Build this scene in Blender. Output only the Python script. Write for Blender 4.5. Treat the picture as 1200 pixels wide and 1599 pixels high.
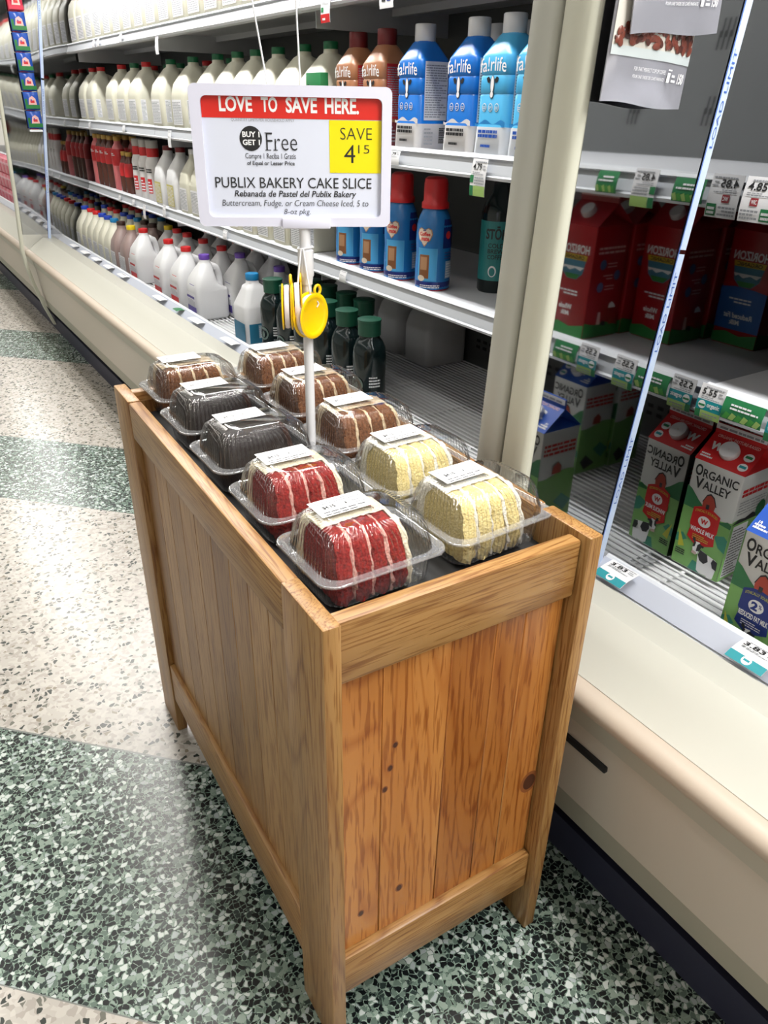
import bpy, bmesh, math, random
from mathutils import Vector, Matrix, noise
random.seed(7)
for o in list(bpy.data.objects): bpy.data.objects.remove(o)
sc = bpy.context.scene
col = sc.collection
R = math.radians

# ------------------------------------------------------------------ camera
cam_d = bpy.data.cameras.new('camera'); cam = bpy.data.objects.new('camera', cam_d); col.objects.link(cam)
cam_d.sensor_fit = 'HORIZONTAL'; cam_d.sensor_width = 36.0; cam_d.lens = 1163.16*36/1200
cam_d.clip_start = 0.02; cam_d.clip_end = 60
yaw, pitch, roll = R(33.44509), R(28.48887), R(1.11372)
fw = Vector((math.sin(yaw)*math.cos(pitch), math.cos(yaw)*math.cos(pitch), -math.sin(pitch)))
rt = Vector((math.cos(yaw), -math.sin(yaw), 0)); up = rt.cross(fw)
r2 = rt*math.cos(roll)+up*math.sin(roll); u2 = up*math.cos(roll)-rt*math.sin(roll)
mw = Matrix((r2, u2, -fw)).transposed().to_4x4(); mw.translation = Vector((-0.26566, -0.50436, 1.18291))
cam.matrix_world = mw
sc.camera = cam

# ------------------------------------------------------------------ world, lamps, exposure
w = bpy.data.worlds.new('store_air'); sc.world = w; w.use_nodes = True
w.node_tree.nodes['Background'].inputs[0].default_value = (1.0, 0.98, 0.95, 1)
w.node_tree.nodes['Background'].inputs[1].default_value = 0.22
def area(name, loc, rot, sx, sy, power, color=(1, .97, .92), spread=180):
    l = bpy.data.lights.new(name, 'AREA'); l.shape = 'RECTANGLE'; l.size = sx; l.size_y = sy; l.energy = power; l.spread = R(spread); l.color = color
    o = bpy.data.objects.new(name, l); col.objects.link(o); o.location = loc; o.rotation_euler = rot
    return o
area('ceiling_lamp', (0.52, 2.6, 3.38), (0, 0, 0), 0.30, 13.0, 360)
area('ceiling_lamp', (-1.0, 2.0, 3.38), (0, 0, 0), 0.30, 13.0, 85)
area('ceiling_lamp', (-3.6, 2.0, 3.38), (0, 0, 0), 0.35, 13.0, 80)
area('ceiling_lamp', (2.3, 3.6, 3.40), (0, 0, 0), 0.60, 15.0, 330)
area('ceiling_lamp', (4.2, 3.6, 3.40), (0, 0, 0), 0.60, 15.0, 330)
# the tube lamps under the front edge of the case canopies
area('canopy_lamp', (0.62, -0.75, 1.93), (0, R(-12), 0), 0.05, 1.7, 50, (1, .99, .97))
area('canopy_lamp', (0.62, 2.15, 1.93), (0, R(-12), 0), 0.05, 3.5, 58, (1, .99, .97))
area('canopy_lamp', (0.66, 6.4, 1.93), (0, R(-20), 0), 0.05, 4.0, 40, (1, .99, .97))
sc.view_settings.view_transform = 'Standard'; sc.view_settings.look = 'None'
sc.view_settings.gamma = 1; sc.view_settings.use_curve_mapping = False
sc.view_settings.exposure = -0.38
sc.cycles.max_bounces = 10; sc.cycles.transparent_max_bounces = 40; sc.cycles.glossy_bounces = 4
sc.cycles.caustics_reflective = False; sc.cycles.caustics_refractive = False

# ------------------------------------------------------------------ materials
def new_mat(n):
    m = bpy.data.materials.new(n); m.use_nodes = True
    return m, m.node_tree.nodes, m.node_tree.links, m.node_tree.nodes['Principled BSDF']
MC = {}
def mat(name, c=(.8, .8, .8), rough=.45, metal=0.0, spec=.5, emit=0, sss=0, bump=0, bscale=200):
    if name in MC: return MC[name]
    m, N, L, b = new_mat(name)
    b.inputs['Base Color'].default_value = (*c, 1); b.inputs['Roughness'].default_value = rough
    b.inputs['Metallic'].default_value = metal; b.inputs['Specular IOR Level'].default_value = spec
    if emit:
        b.inputs['Emission Color'].default_value = (*c, 1); b.inputs['Emission Strength'].default_value = emit
    if bump:
        t = N.new('ShaderNodeTexCoord'); n = N.new('ShaderNodeTexNoise'); n.inputs['Scale'].default_value = bscale; n.inputs['Detail'].default_value = 3
        bp = N.new('ShaderNodeBump'); bp.inputs['Strength'].default_value = bump; bp.inputs['Distance'].default_value = .002
        L.new(t.outputs['Object'], n.inputs['Vector']); L.new(n.outputs['Fac'], bp.inputs['Height']); L.new(bp.outputs['Normal'], b.inputs['Normal'])
    MC[name] = m
    return m
def ramp(N, stops, interp='LINEAR'):
    r = N.new('ShaderNodeValToRGB'); r.color_ramp.interpolation = interp
    e = r.color_ramp.elements
    while len(e) < len(stops): e.new(.5)
    for k, (p, c) in enumerate(stops):
        e[k].position = p; e[k].color = (*c, 1)
    return r
def mixc(N, L, fac, a, b, mode='MIX'):
    m = N.new('ShaderNodeMix'); m.data_type = 'RGBA'; m.blend_type = mode
    for s, v in ((m.inputs[0], fac), (m.inputs[6], a), (m.inputs[7], b)):
        if hasattr(v, 'is_output'): L.new(v, s)
        elif isinstance(v, tuple): s.default_value = (*v, 1)
        else: s.default_value = v
    return m.outputs[2]
def math_n(N, L, op, a, b=0.0, c=None):
    m = N.new('ShaderNodeMath'); m.operation = op
    for k, v in enumerate((a, b) if c is None else (a, b, c)):
        if hasattr(v, 'is_output'): L.new(v, m.inputs[k])
        else: m.inputs[k].default_value = v
    return m.outputs[0]
def wood(name, axis, dark, mid, light, rough=.38, cathedral=.5, var=.25, fine=1.0, ringn=26.0, ringx=9, ringz=1.1, ringc=(.72, .6, .45)):
    if name in MC: return MC[name]
    m, N, L, b = new_mat(name)
    tc = N.new('ShaderNodeTexCoord'); geo = N.new('ShaderNodeNewGeometry')
    off = N.new('ShaderNodeVectorMath'); off.operation = 'SCALE'; off.inputs[0].default_value = (3.1, 5.7, 2.3)
    L.new(geo.outputs['Random Per Island'], off.inputs['Scale'])
    ad = N.new('ShaderNodeVectorMath'); ad.operation = 'ADD'
    L.new(tc.outputs['Object'], ad.inputs[0]); L.new(off.outputs[0], ad.inputs[1])
    def mp(s, along):
        k = N.new('ShaderNodeMapping'); v = [s, s, s]; v[axis] = along; k.inputs['Scale'].default_value = v
        L.new(ad.outputs[0], k.inputs['Vector']); return k.outputs[0]
    n1 = N.new('ShaderNodeTexNoise'); n1.inputs['Scale'].default_value = 1; n1.inputs['Detail'].default_value = 5; n1.inputs['Distortion'].default_value = .6
    L.new(mp(30, 1.6), n1.inputs['Vector'])
    wv = N.new('ShaderNodeTexNoise'); wv.inputs['Scale'].default_value = 1; wv.inputs['Detail'].default_value = 1.5; wv.inputs['Distortion'].default_value = .3
    L.new(mp(ringx, ringz), wv.inputs['Vector'])
    rings = math_n(N, L, 'FRACT', math_n(N, L, 'MULTIPLY', wv.outputs['Fac'], ringn))
    rings = math_n(N, L, 'ABSOLUTE', math_n(N, L, 'SUBTRACT', rings, .5))
    rl = ramp(N, [(.0, ringc), (.16, (1, 1, 1))]); L.new(rings, rl.inputs[0])
    f = N.new('ShaderNodeTexNoise'); f.inputs['Scale'].default_value = 1; f.inputs['Detail'].default_value = 2
    L.new(mp(330*fine, 14), f.inputs['Vector'])
    base = ramp(N, [(.25, dark), (.5, mid), (.75, light)]); 
    v = math_n(N, L, 'ADD', math_n(N, L, 'MULTIPLY', n1.outputs['Fac'], 1-cathedral), math_n(N, L, 'MULTIPLY', wv.outputs['Fac'], cathedral))
    v = math_n(N, L, 'ADD', v, math_n(N, L, 'MULTIPLY', math_n(N, L, 'SUBTRACT', geo.outputs['Random Per Island'], .5), var))
    L.new(v, base.inputs['Fac'])
    pores = ramp(N, [(.40, (.62, .48, .34)), (.47, (1, 1, 1))]); L.new(f.outputs['Fac'], pores.inputs['Fac'])
    c = mixc(N, L, .85, base.outputs['Color'], pores.outputs['Color'], 'MULTIPLY')
    c = mixc(N, L, .9, c, rl.outputs[0], 'MULTIPLY')
    L.new(c, b.inputs['Base Color']); b.inputs['Roughness'].default_value = rough
    bp = N.new('ShaderNodeBump'); bp.inputs['Strength'].default_value = .25; bp.inputs['Distance'].default_value = .0006
    L.new(f.outputs['Fac'], bp.inputs['Height']); L.new(bp.outputs['Normal'], b.inputs['Normal'])
    MC[name] = m
    return m
OAK = dict(dark=(.205, .102, .029), mid=(.315, .168, .054), light=(.40, .228, .082))
oak_x, oak_y, oak_z = (wood('oak_'+'xyz'[k], k, cathedral=.25, ringn=34.0, ringx=8, ringz=.5, ringc=(.66, .52, .36), **OAK) for k in range(3))
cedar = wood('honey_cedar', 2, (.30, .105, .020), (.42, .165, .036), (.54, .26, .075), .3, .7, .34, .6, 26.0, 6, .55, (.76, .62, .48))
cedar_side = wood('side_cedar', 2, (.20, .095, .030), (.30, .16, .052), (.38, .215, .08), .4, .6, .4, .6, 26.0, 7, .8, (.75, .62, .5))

def clear_plastic(name='clear_plastic', milk=.006, base=.05):
    m = bpy.data.materials.new(name); m.use_nodes = True; N = m.node_tree.nodes; L = m.node_tree.links; N.clear()
    o = N.new('ShaderNodeOutputMaterial'); t = N.new('ShaderNodeBsdfTransparent'); lw = N.new('ShaderNodeLayerWeight'); lw.inputs[0].default_value = .5; tr = ramp(N, [(0, (.975, .98, .985)), (.55, (.93, .935, .945)), (.8, (.72, .73, .75)), (1, (.40, .41, .43))]); L.new(lw.outputs[1], tr.inputs[0]); L.new(tr.outputs[0], t.inputs[0])
    g = N.new('ShaderNodeBsdfGlossy'); g.inputs['Roughness'].default_value = .035
    fr = N.new('ShaderNodeLayerWeight'); fr.inputs[0].default_value = .5
    k = math_n(N, L, 'MULTIPLY_ADD', math_n(N, L, 'POWER', fr.outputs[1], 2.6), .9, base)
    df = N.new('ShaderNodeBsdfDiffuse'); df.inputs[0].default_value = (.8, .8, .82, 1); m0 = N.new('ShaderNodeMixShader'); m0.inputs[0].default_value = milk; L.new(t.outputs[0], m0.inputs[1]); L.new(df.outputs[0], m0.inputs[2])
    mx = N.new('ShaderNodeMixShader'); L.new(k, mx.inputs[0]); L.new(m0.outputs[0], mx.inputs[1]); L.new(g.outputs[0], mx.inputs[2]); L.new(mx.outputs[0], o.inputs[0])
    return m
CLEAR, RIM = clear_plastic(), clear_plastic('rolled_rim_glare_plastic', .20, .10)  # rim gets white mixed in, standing for ceiling light reflected off the clear flange
def mirror_plastic(dist=.02):
    m, N, L, b = new_mat('smoked_mirror_acrylic')
    b.inputs['Base Color'].default_value = (.42, .425, .43, 1); b.inputs['Metallic'].default_value = 1; b.inputs['Roughness'].default_value = .035
    t = N.new('ShaderNodeTexCoord'); n = N.new('ShaderNodeTexNoise'); n.inputs['Scale'].default_value = 2.6; n.inputs['Detail'].default_value = 0
    bp = N.new('ShaderNodeBump'); bp.inputs['Strength'].default_value = .25; bp.inputs['Distance'].default_value = dist
    L.new(t.outputs['Object'], n.inputs['Vector']); L.new(n.outputs['Fac'], bp.inputs['Height']); L.new(bp.outputs['Normal'], b.inputs['Normal'])
    return m
MIRROR, MIRROR_NEAR = mirror_plastic(.03), mirror_plastic(.006)
def terrazzo():
    m, N, L, b = new_mat('terrazzo')
    tc = N.new('ShaderNodeTexCoord'); sep = N.new('ShaderNodeSeparateXYZ'); L.new(tc.outputs['Object'], sep.inputs[0])
    s = math_n(N, L, 'MULTIPLY', math_n(N, L, 'ADD', sep.outputs[0], sep.outputs[1]), 1/math.sqrt(2))
    ph = math_n(N, L, 'MODULO', math_n(N, L, 'ADD', s, .025+1.405*10), 1.405)
    green = math_n(N, L, 'LESS_THAN', ph, .47)
    strip = math_n(N, L, 'LESS_THAN', math_n(N, L, 'ABSOLUTE', math_n(N, L, 'SUBTRACT', math_n(N, L, 'ABSOLUTE', math_n(N, L, 'SUBTRACT', ph, .235)), .235)), .0022)
    wn = N.new('ShaderNodeTexNoise'); wn.inputs['Scale'].default_value = 55; wn.inputs['Detail'].default_value = 1
    L.new(tc.outputs['Object'], wn.inputs['Vector'])
    wc = mixc(N, L, .012, tc.outputs['Object'], wn.outputs['Color'], 'ADD')
    def vor(scale, feat='F1'):
        v = N.new('ShaderNodeTexVoronoi'); v.feature = feat; v.inputs['Scale'].default_value = scale; v.inputs['Randomness'].default_value = 1
        L.new(wc, v.inputs['Vector']); return v
    # green ground: close-packed black, white and grey-green chips in a mint matrix
    va = vor(118); ve = vor(118, 'DISTANCE_TO_EDGE')
    sp = N.new('ShaderNodeSeparateColor'); L.new(va.outputs['Color'], sp.inputs[0])
    chip = ramp(N, [(0, (.006, .008, .009)), (.42, (.022, .033, .030)), (.52, (.10, .14, .115)), (.63, (.21, .265, .225)), (.77, (.47, .51, .49)), (.91, (.32, .36, .36))], 'CONSTANT')
    L.new(sp.outputs[0], chip.inputs[0])
    edge = ramp(N, [(.06, (0, 0, 0)), (.085, (1, 1, 1))]); L.new(ve.outputs['Distance'], edge.inputs[0])
    vb = vor(300); spb = N.new('ShaderNodeSeparateColor'); L.new(vb.outputs['Color'], spb.inputs[0])
    mtx = ramp(N, [(0, (.14, .20, .16)), (.45, (.23, .30, .25)), (.75, (.03, .045, .04))], 'CONSTANT'); L.new(spb.outputs[1], mtx.inputs[0])
    gcol = mixc(N, L, edge.outputs[0], mtx.outputs[0], chip.outputs[0])
    # white ground with scattered dark chips
    vc = vor(95); vce = vor(95, 'DISTANCE_TO_EDGE'); spc = N.new('ShaderNodeSeparateColor'); L.new(vc.outputs['Color'], spc.inputs[0])
    isd = math_n(N, L, 'MULTIPLY', math_n(N, L, 'LESS_THAN', spc.outputs[0], .26), math_n(N, L, 'GREATER_THAN', vce.outputs['Distance'], .10))
    vd = vor(120); spd = N.new('ShaderNodeSeparateColor'); L.new(vd.outputs['Color'], spd.inputs[0])
    cream = ramp(N, [(0, (.31, .285, .255)), (.3, (.385, .36, .325)), (.7, (.43, .40, .365))], 'CONSTANT'); L.new(spd.outputs[0], cream.inputs[0])
    dk = ramp(N, [(0, (.03, .035, .03)), (.4, (.12, .12, .10)), (.8, (.2, .17, .13))], 'CONSTANT'); L.new(spc.outputs[1], dk.inputs[0])
    wcol = mixc(N, L, isd, cream.outputs[0], dk.outputs[0])
    c = mixc(N, L, green, wcol, gcol)
    c = mixc(N, L, strip, c, (.16, .17, .16))
    L.new(c, b.inputs['Base Color']); b.inputs['Roughness'].default_value = .24; b.inputs['Specular IOR Level'].default_value = .4
    return m
def sponge(name, a, c2):
    if name in MC: return MC[name]
    m, N, L, b = new_mat(name)
    t = N.new('ShaderNodeTexCoord'); n = N.new('ShaderNodeTexNoise'); n.inputs['Scale'].default_value = 260; n.inputs['Detail'].default_value = 4
    n2 = N.new('ShaderNodeTexVoronoi'); n2.inputs['Scale'].default_value = 330
    r = ramp(N, [(.3, a), (.65, c2)]); L.new(t.outputs['Object'], n.inputs['Vector']); L.new(t.outputs['Object'], n2.inputs['Vector']); L.new(n.outputs['Fac'], r.inputs[0])
    L.new(r.outputs[0], b.inputs['Base Color']); b.inputs['Roughness'].default_value = .85; b.inputs['Specular IOR Level'].default_value = .2
    h = math_n(N, L, 'ADD', n.outputs['Fac'], math_n(N, L, 'MULTIPLY', n2.outputs['Distance'], .6))
    bp = N.new('ShaderNodeBump'); bp.inputs['Strength'].default_value = .7; bp.inputs['Distance'].default_value = .0025
    L.new(h, bp.inputs['Height']); L.new(bp.outputs['Normal'], b.inputs['Normal'])
    MC[name] = m
    return m
RED, YEL, BLK, WHT = mat('print_red', (.55, .012, .015), .4), mat('print_yellow', (.80, .66, .0), .4), mat('print_black', (.012, .012, .014), .45), mat('print_white', (.82, .82, .83), .45)
GREY = mat('print_grey', (.30, .31, .33), .5); DKG = mat('print_green', (.02, .19, .065), .4); TEAL = mat('print_teal', (.01, .27, .31), .4)
LIME = mat('print_lime', (.36, .55, .16), .4); NAVY = mat('print_navy', (.012, .03, .20), .4); BLUE = mat('print_blue', (.008, .075, .42), .4)
PAPER = mat('paper', (.80, .80, .82), .55); CREAMPAINT = mat('cream_enamel', (.55, .54, .475), .35, bump=.03, bscale=60)
WHITE_METAL = mat('white_metal', (.80, .81, .82), .35); DARK_IN = mat('dark_liner', (.10, .105, .105), .5)

# ------------------------------------------------------------------ mesh builder
BEV = {}
def bev_cube(dx, dy, dz, b, seg):
    k = (round(dx, 5), round(dy, 5), round(dz, 5), b, seg)
    if k not in BEV:
        bm = bmesh.new(); bmesh.ops.create_cube(bm, size=1)
        bmesh.ops.scale(bm, vec=(dx, dy, dz), verts=bm.verts)
        if b: bmesh.ops.bevel(bm, geom=bm.edges[:], offset=b, segments=seg, affect='EDGES', profile=.5)
        bm.verts.index_update()
        BEV[k] = ([v.co.copy() for v in bm.verts], [[v.index for v in f.verts] for f in bm.faces]); bm.free()
    return BEV[k]
TXT = {}
def text_geo(s, bold, spacing=1.0):
    k = (s, bold, spacing)
    if k not in TXT:
        cu = bpy.data.curves.new('lettering', 'FONT'); cu.body = s; cu.size = 1; cu.offset = bold; cu.resolution_u = 3; cu.space_character = spacing
        o = bpy.data.objects.new('lettering', cu); me = bpy.data.meshes.new_from_object(o)
        vs = [v.co.copy() for v in me.vertices]; fs = [list(p.vertices) for p in me.polygons]
        bpy.data.objects.remove(o); bpy.data.curves.remove(cu); bpy.data.meshes.remove(me)
        x0 = min(v.x for v in vs); x1 = max(v.x for v in vs); y0 = min(v.y for v in vs); y1 = max(v.y for v in vs)
        TXT[k] = ([((v.x-x0)/(x1-x0), (v.y-y0)/(y1-y0)) for v in vs], fs, (x1-x0)/(y1-y0))
    return TXT[k]
class Frame:
    def __init__(s, o, ux, uy): s.o, s.x, s.y = Vector(o), Vector(ux).normalized(), Vector(uy).normalized(); s.n = s.x.cross(s.y)
    def __call__(s, u, v, h): return s.o+s.x*u+s.y*v+s.n*h
class CylFrame:   # u runs along the arc (to the right seen from outside), v upward
    def __init__(s, rad, ang0, z0, cx=0, cy=0): s.r, s.a, s.z, s.cx, s.cy = rad, ang0, z0, cx, cy
    def __call__(s, u, v, h):
        z = s.z+v; r = (s.r(z) if callable(s.r) else s.r)+h; a = s.a+u/(s.r(z) if callable(s.r) else s.r)
        return Vector((s.cx+r*math.cos(a), s.cy+r*math.sin(a), z))
class M:
    def __init__(s): s.v, s.f, s.k, s.m = [], [], [], []
    def mi(s, m):
        if m not in s.m: s.m.append(m)
        return s.m.index(m)
    def add(s, vs, fs, m):
        b = len(s.v); s.v += [Vector(v) for v in vs]; i = s.mi(m)
        for f in fs: s.f.append([b+j for j in f]); s.k.append(i)
        return s
    def box(s, p0, p1, m, bev=0, seg=2):
        p0, p1 = Vector(p0), Vector(p1); d = p1-p0; c = (p0+p1)/2
        vs, fs = bev_cube(d.x, d.y, d.z, bev, seg)
        return s.add([v+c for v in vs], fs, m)
    def loft(s, rings, m, cap0=True, cap1=True, closed=True):
        n = len(rings[0]); vs = [v for r in rings for v in r]; fs = []
        for a in range(len(rings)-1):
            for j in range(n if closed else n-1):
                k = (j+1) % n; fs.append([a*n+j, a*n+k, (a+1)*n+k, (a+1)*n+j])
        if cap0: fs.append(list(range(n))[::-1])
        if cap1: fs.append([(len(rings)-1)*n+j for j in range(n)])
        return s.add(vs, fs, m)
    def lathe(s, prof, m, n=24, cx=0, cy=0, cap0=True, cap1=True):
        return s.loft([[(cx+r*math.cos(2*math.pi*j/n), cy+r*math.sin(2*math.pi*j/n), z) for j in range(n)] for r, z in prof], m, cap0, cap1)
    def tube(s, pts, r, m, n=8, flat=1.0, ref=None):
        rings = []; pts = [Vector(p) for p in pts]
        for i, p in enumerate(pts):
            t = (pts[min(i+1, len(pts)-1)]-pts[max(i-1, 0)]).normalized()
            a = Vector(ref) if ref else (Vector((0, 0, 1)) if abs(t.z) < .9 else Vector((0, 1, 0)))
            x = t.cross(a).normalized(); y = x.cross(t); rr = r[i] if isinstance(r, (list, tuple)) else r
            rings.append([p+x*math.cos(2*math.pi*j/n)*rr*flat+y*math.sin(2*math.pi*j/n)*rr for j in range(n)])
        return s.loft(rings, m)
    def extrude(s, prof, y0, y1, m, cap=True):      # an (x, z) outline run along y
        return s.loft([[(x, y0, z) for x, z in prof], [(x, y1, z) for x, z in prof]], m, cap, cap)
    def poly(s, fr, pts, m, h=.0003): return s.add([fr(u, v, h) for u, v in pts], [list(range(len(pts)))], m)
    def rect(s, fr, u0, v0, u1, v1, m, h=.0003, nu=1, nv=1):
        vs = [fr(u0+(u1-u0)*i/nu, v0+(v1-v0)*j/nv, h) for j in range(nv+1) for i in range(nu+1)]
        return s.add(vs, [[j*(nu+1)+i, j*(nu+1)+i+1, (j+1)*(nu+1)+i+1, (j+1)*(nu+1)+i] for j in range(nv) for i in range(nu)], m)
    def disc(s, fr, u, v, ru, rv, m, h=.0003, n=24, a0=0, a1=360):
        vs = [fr(u, v, h)]+[fr(u+ru*math.cos(R(a0+(a1-a0)*j/n)), v+rv*math.sin(R(a0+(a1-a0)*j/n)), h) for j in range(n+1)]
        return s.add(vs, [[0, j+1, j+2] for j in range(n)], m)
    def text(s, fr, t, u0, v0, u1, v1, m, h=.0005, bold=0.0, slant=0.0, arc=0.0, rot=0.0, spacing=1.0):
        g, fs, asp = text_geo(t, bold, spacing); vs = []
        for x, y in g:
            u = u0+(u1-u0)*x+slant*(v1-v0)*y; v = v0+(v1-v0)*y+arc*(1-(2*x-1)**2)
            if rot: u, v = u0+(u-u0)*math.cos(rot)-(v-v0)*math.sin(rot), v0+(u-u0)*math.sin(rot)+(v-v0)*math.cos(rot)
            vs.append(fr(u, v, h))
        return s.add(vs, fs, m)
    def lines(s, fr, u0, v0, u1, v1, n, m, h=.0004, seed=1, thick=.45):   # rows of fine print too small to read
        rnd = random.Random(seed); dv = (v1-v0)/n
        for j in range(n):
            u = u0; v = v1-(j+1)*dv
            while u < u1:
                wd = min((u1-u0)*rnd.uniform(.08, .22), u1-u)
                if wd > (u1-u0)*.02: s.rect(fr, u, v, u+wd*.85, v+dv*thick, m, h)
                u += wd
                if u > u0+(u1-u0)*.6 and rnd.random() < .18: break
        return s
    def mesh(s, name, smooth=True, ang=32):
        me = bpy.data.meshes.new(name); me.from_pydata([tuple(v) for v in s.v], [], s.f)
        for m in s.m: me.materials.append(m)
        me.polygons.foreach_set('material_index', s.k); me.update()
        if smooth:
            me.shade_smooth(); me.set_sharp_from_angle(angle=R(ang))
        return me
def rr_ring(hx, hy, r, z, cx=0, cy=0, n=5):
    out = []; r = min(r, hx*.999, hy*.999)
    for qx, qy, a in ((1, 1, 0), (-1, 1, 90), (-1, -1, 180), (1, -1, 270)):
        for k in range(n+1):
            t = R(a+90*k/n); out.append((cx+qx*(hx-r)+r*math.cos(t), cy+qy*(hy-r)+r*math.sin(t), z))
    return out
def link(name, me, parent=None, loc=(0, 0, 0), rot=(0, 0, 0)):
    o = bpy.data.objects.new(name, me); col.objects.link(o); o.location = loc; o.rotation_euler = rot
    if parent: o.parent = parent
    return o
def tag(o, label, cat, group=None, kind=None):
    if label: o['label'] = label
    if cat: o['category'] = cat
    if group: o['group'] = group
    if kind: o['kind'] = kind
    return o
def thing(name, label, cat, loc=(0, 0, 0), rz=0, group=None):
    return tag(link(name, None, None, loc, (0, 0, rz)), label, cat, group)
def struct(name, me, loc=(0, 0, 0)): o = link(name, me, None, loc); o['kind'] = 'structure'; return o
ORD = ['first', 'second', 'third', 'fourth', 'fifth', 'sixth', 'seventh', 'eighth', 'ninth', 'tenth', 'eleventh', 'twelfth', 'thirteenth', 'fourteenth', 'fifteenth', 'sixteenth', 'seventeenth', 'eighteenth']

# ------------------------------------------------------------------ the room
YA, YZ, XA, XZ, H = -4.0, 12.0, -6.0, 8.0, 3.5
wallm = mat('wall_paint', (.74, .73, .70), .7); ceilm = mat('ceiling_tile', (.74, .74, .72), .8)
struct('floor', M().box((XA, YA, -.05), (XZ, YZ, 0), terrazzo()).mesh('floor', False))
struct('ceiling', M().box((XA, YA, H), (XZ, YZ, H+.05), ceilm).mesh('ceiling', False))
struct('wall_right', M().box((XZ, YA, 0), (XZ+.05, YZ, H), wallm).mesh('wall', False))
struct('wall_left', M().box((XA-.05, YA, 0), (XA, YZ, H), wallm).mesh('wall', False))
struct('wall_back', M().box((XA, YZ, 0), (XZ, YZ+.05, H), wallm).mesh('wall', False))
struct('wall_front', M().box((XA, YA-.05, 0), (XZ, YA, H), wallm).mesh('wall', False))

# ------------------------------------------------------------------ refrigerated cases
Y0, YF = .194, 4.20          # the faces of the two mirrored end panels
DECK, S2, S1, S0 = .450, .788, 1.097, 1.44
bumpm = mat('tan_bumper', (.50, .42, .34), .42); lowm = mat('beige_panel', (.62, .56, .48), .4); low2 = mat('olive_trim', (.42, .405, .33), .45)
kickm = mat('navy_kick_plate', (.022, .024, .05), .5, bump=.2, bscale=40); black = mat('black_gap', (.008, .008, .009), .6)
stripm = mat('cream_strip', (.52, .50, .42), .4); framem = mat('cream_frame', (.58, .575, .48), .35); frameg = mat('grey_frame', (.46, .46, .41), .35)
railm = mat('white_rail', (.74, .76, .80), .3); railg = mat('grey_rail', (.45, .47, .50), .35); clearrail = mat('price_rail_film', (.56, .59, .68), .22)
shelfm = mat('shelf_steel', (.62, .63, .66), .38); panm = mat('deck_pan', (.70, .71, .72), .5); backm = mat('charcoal_back', (.10, .105, .105), .5)
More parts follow.
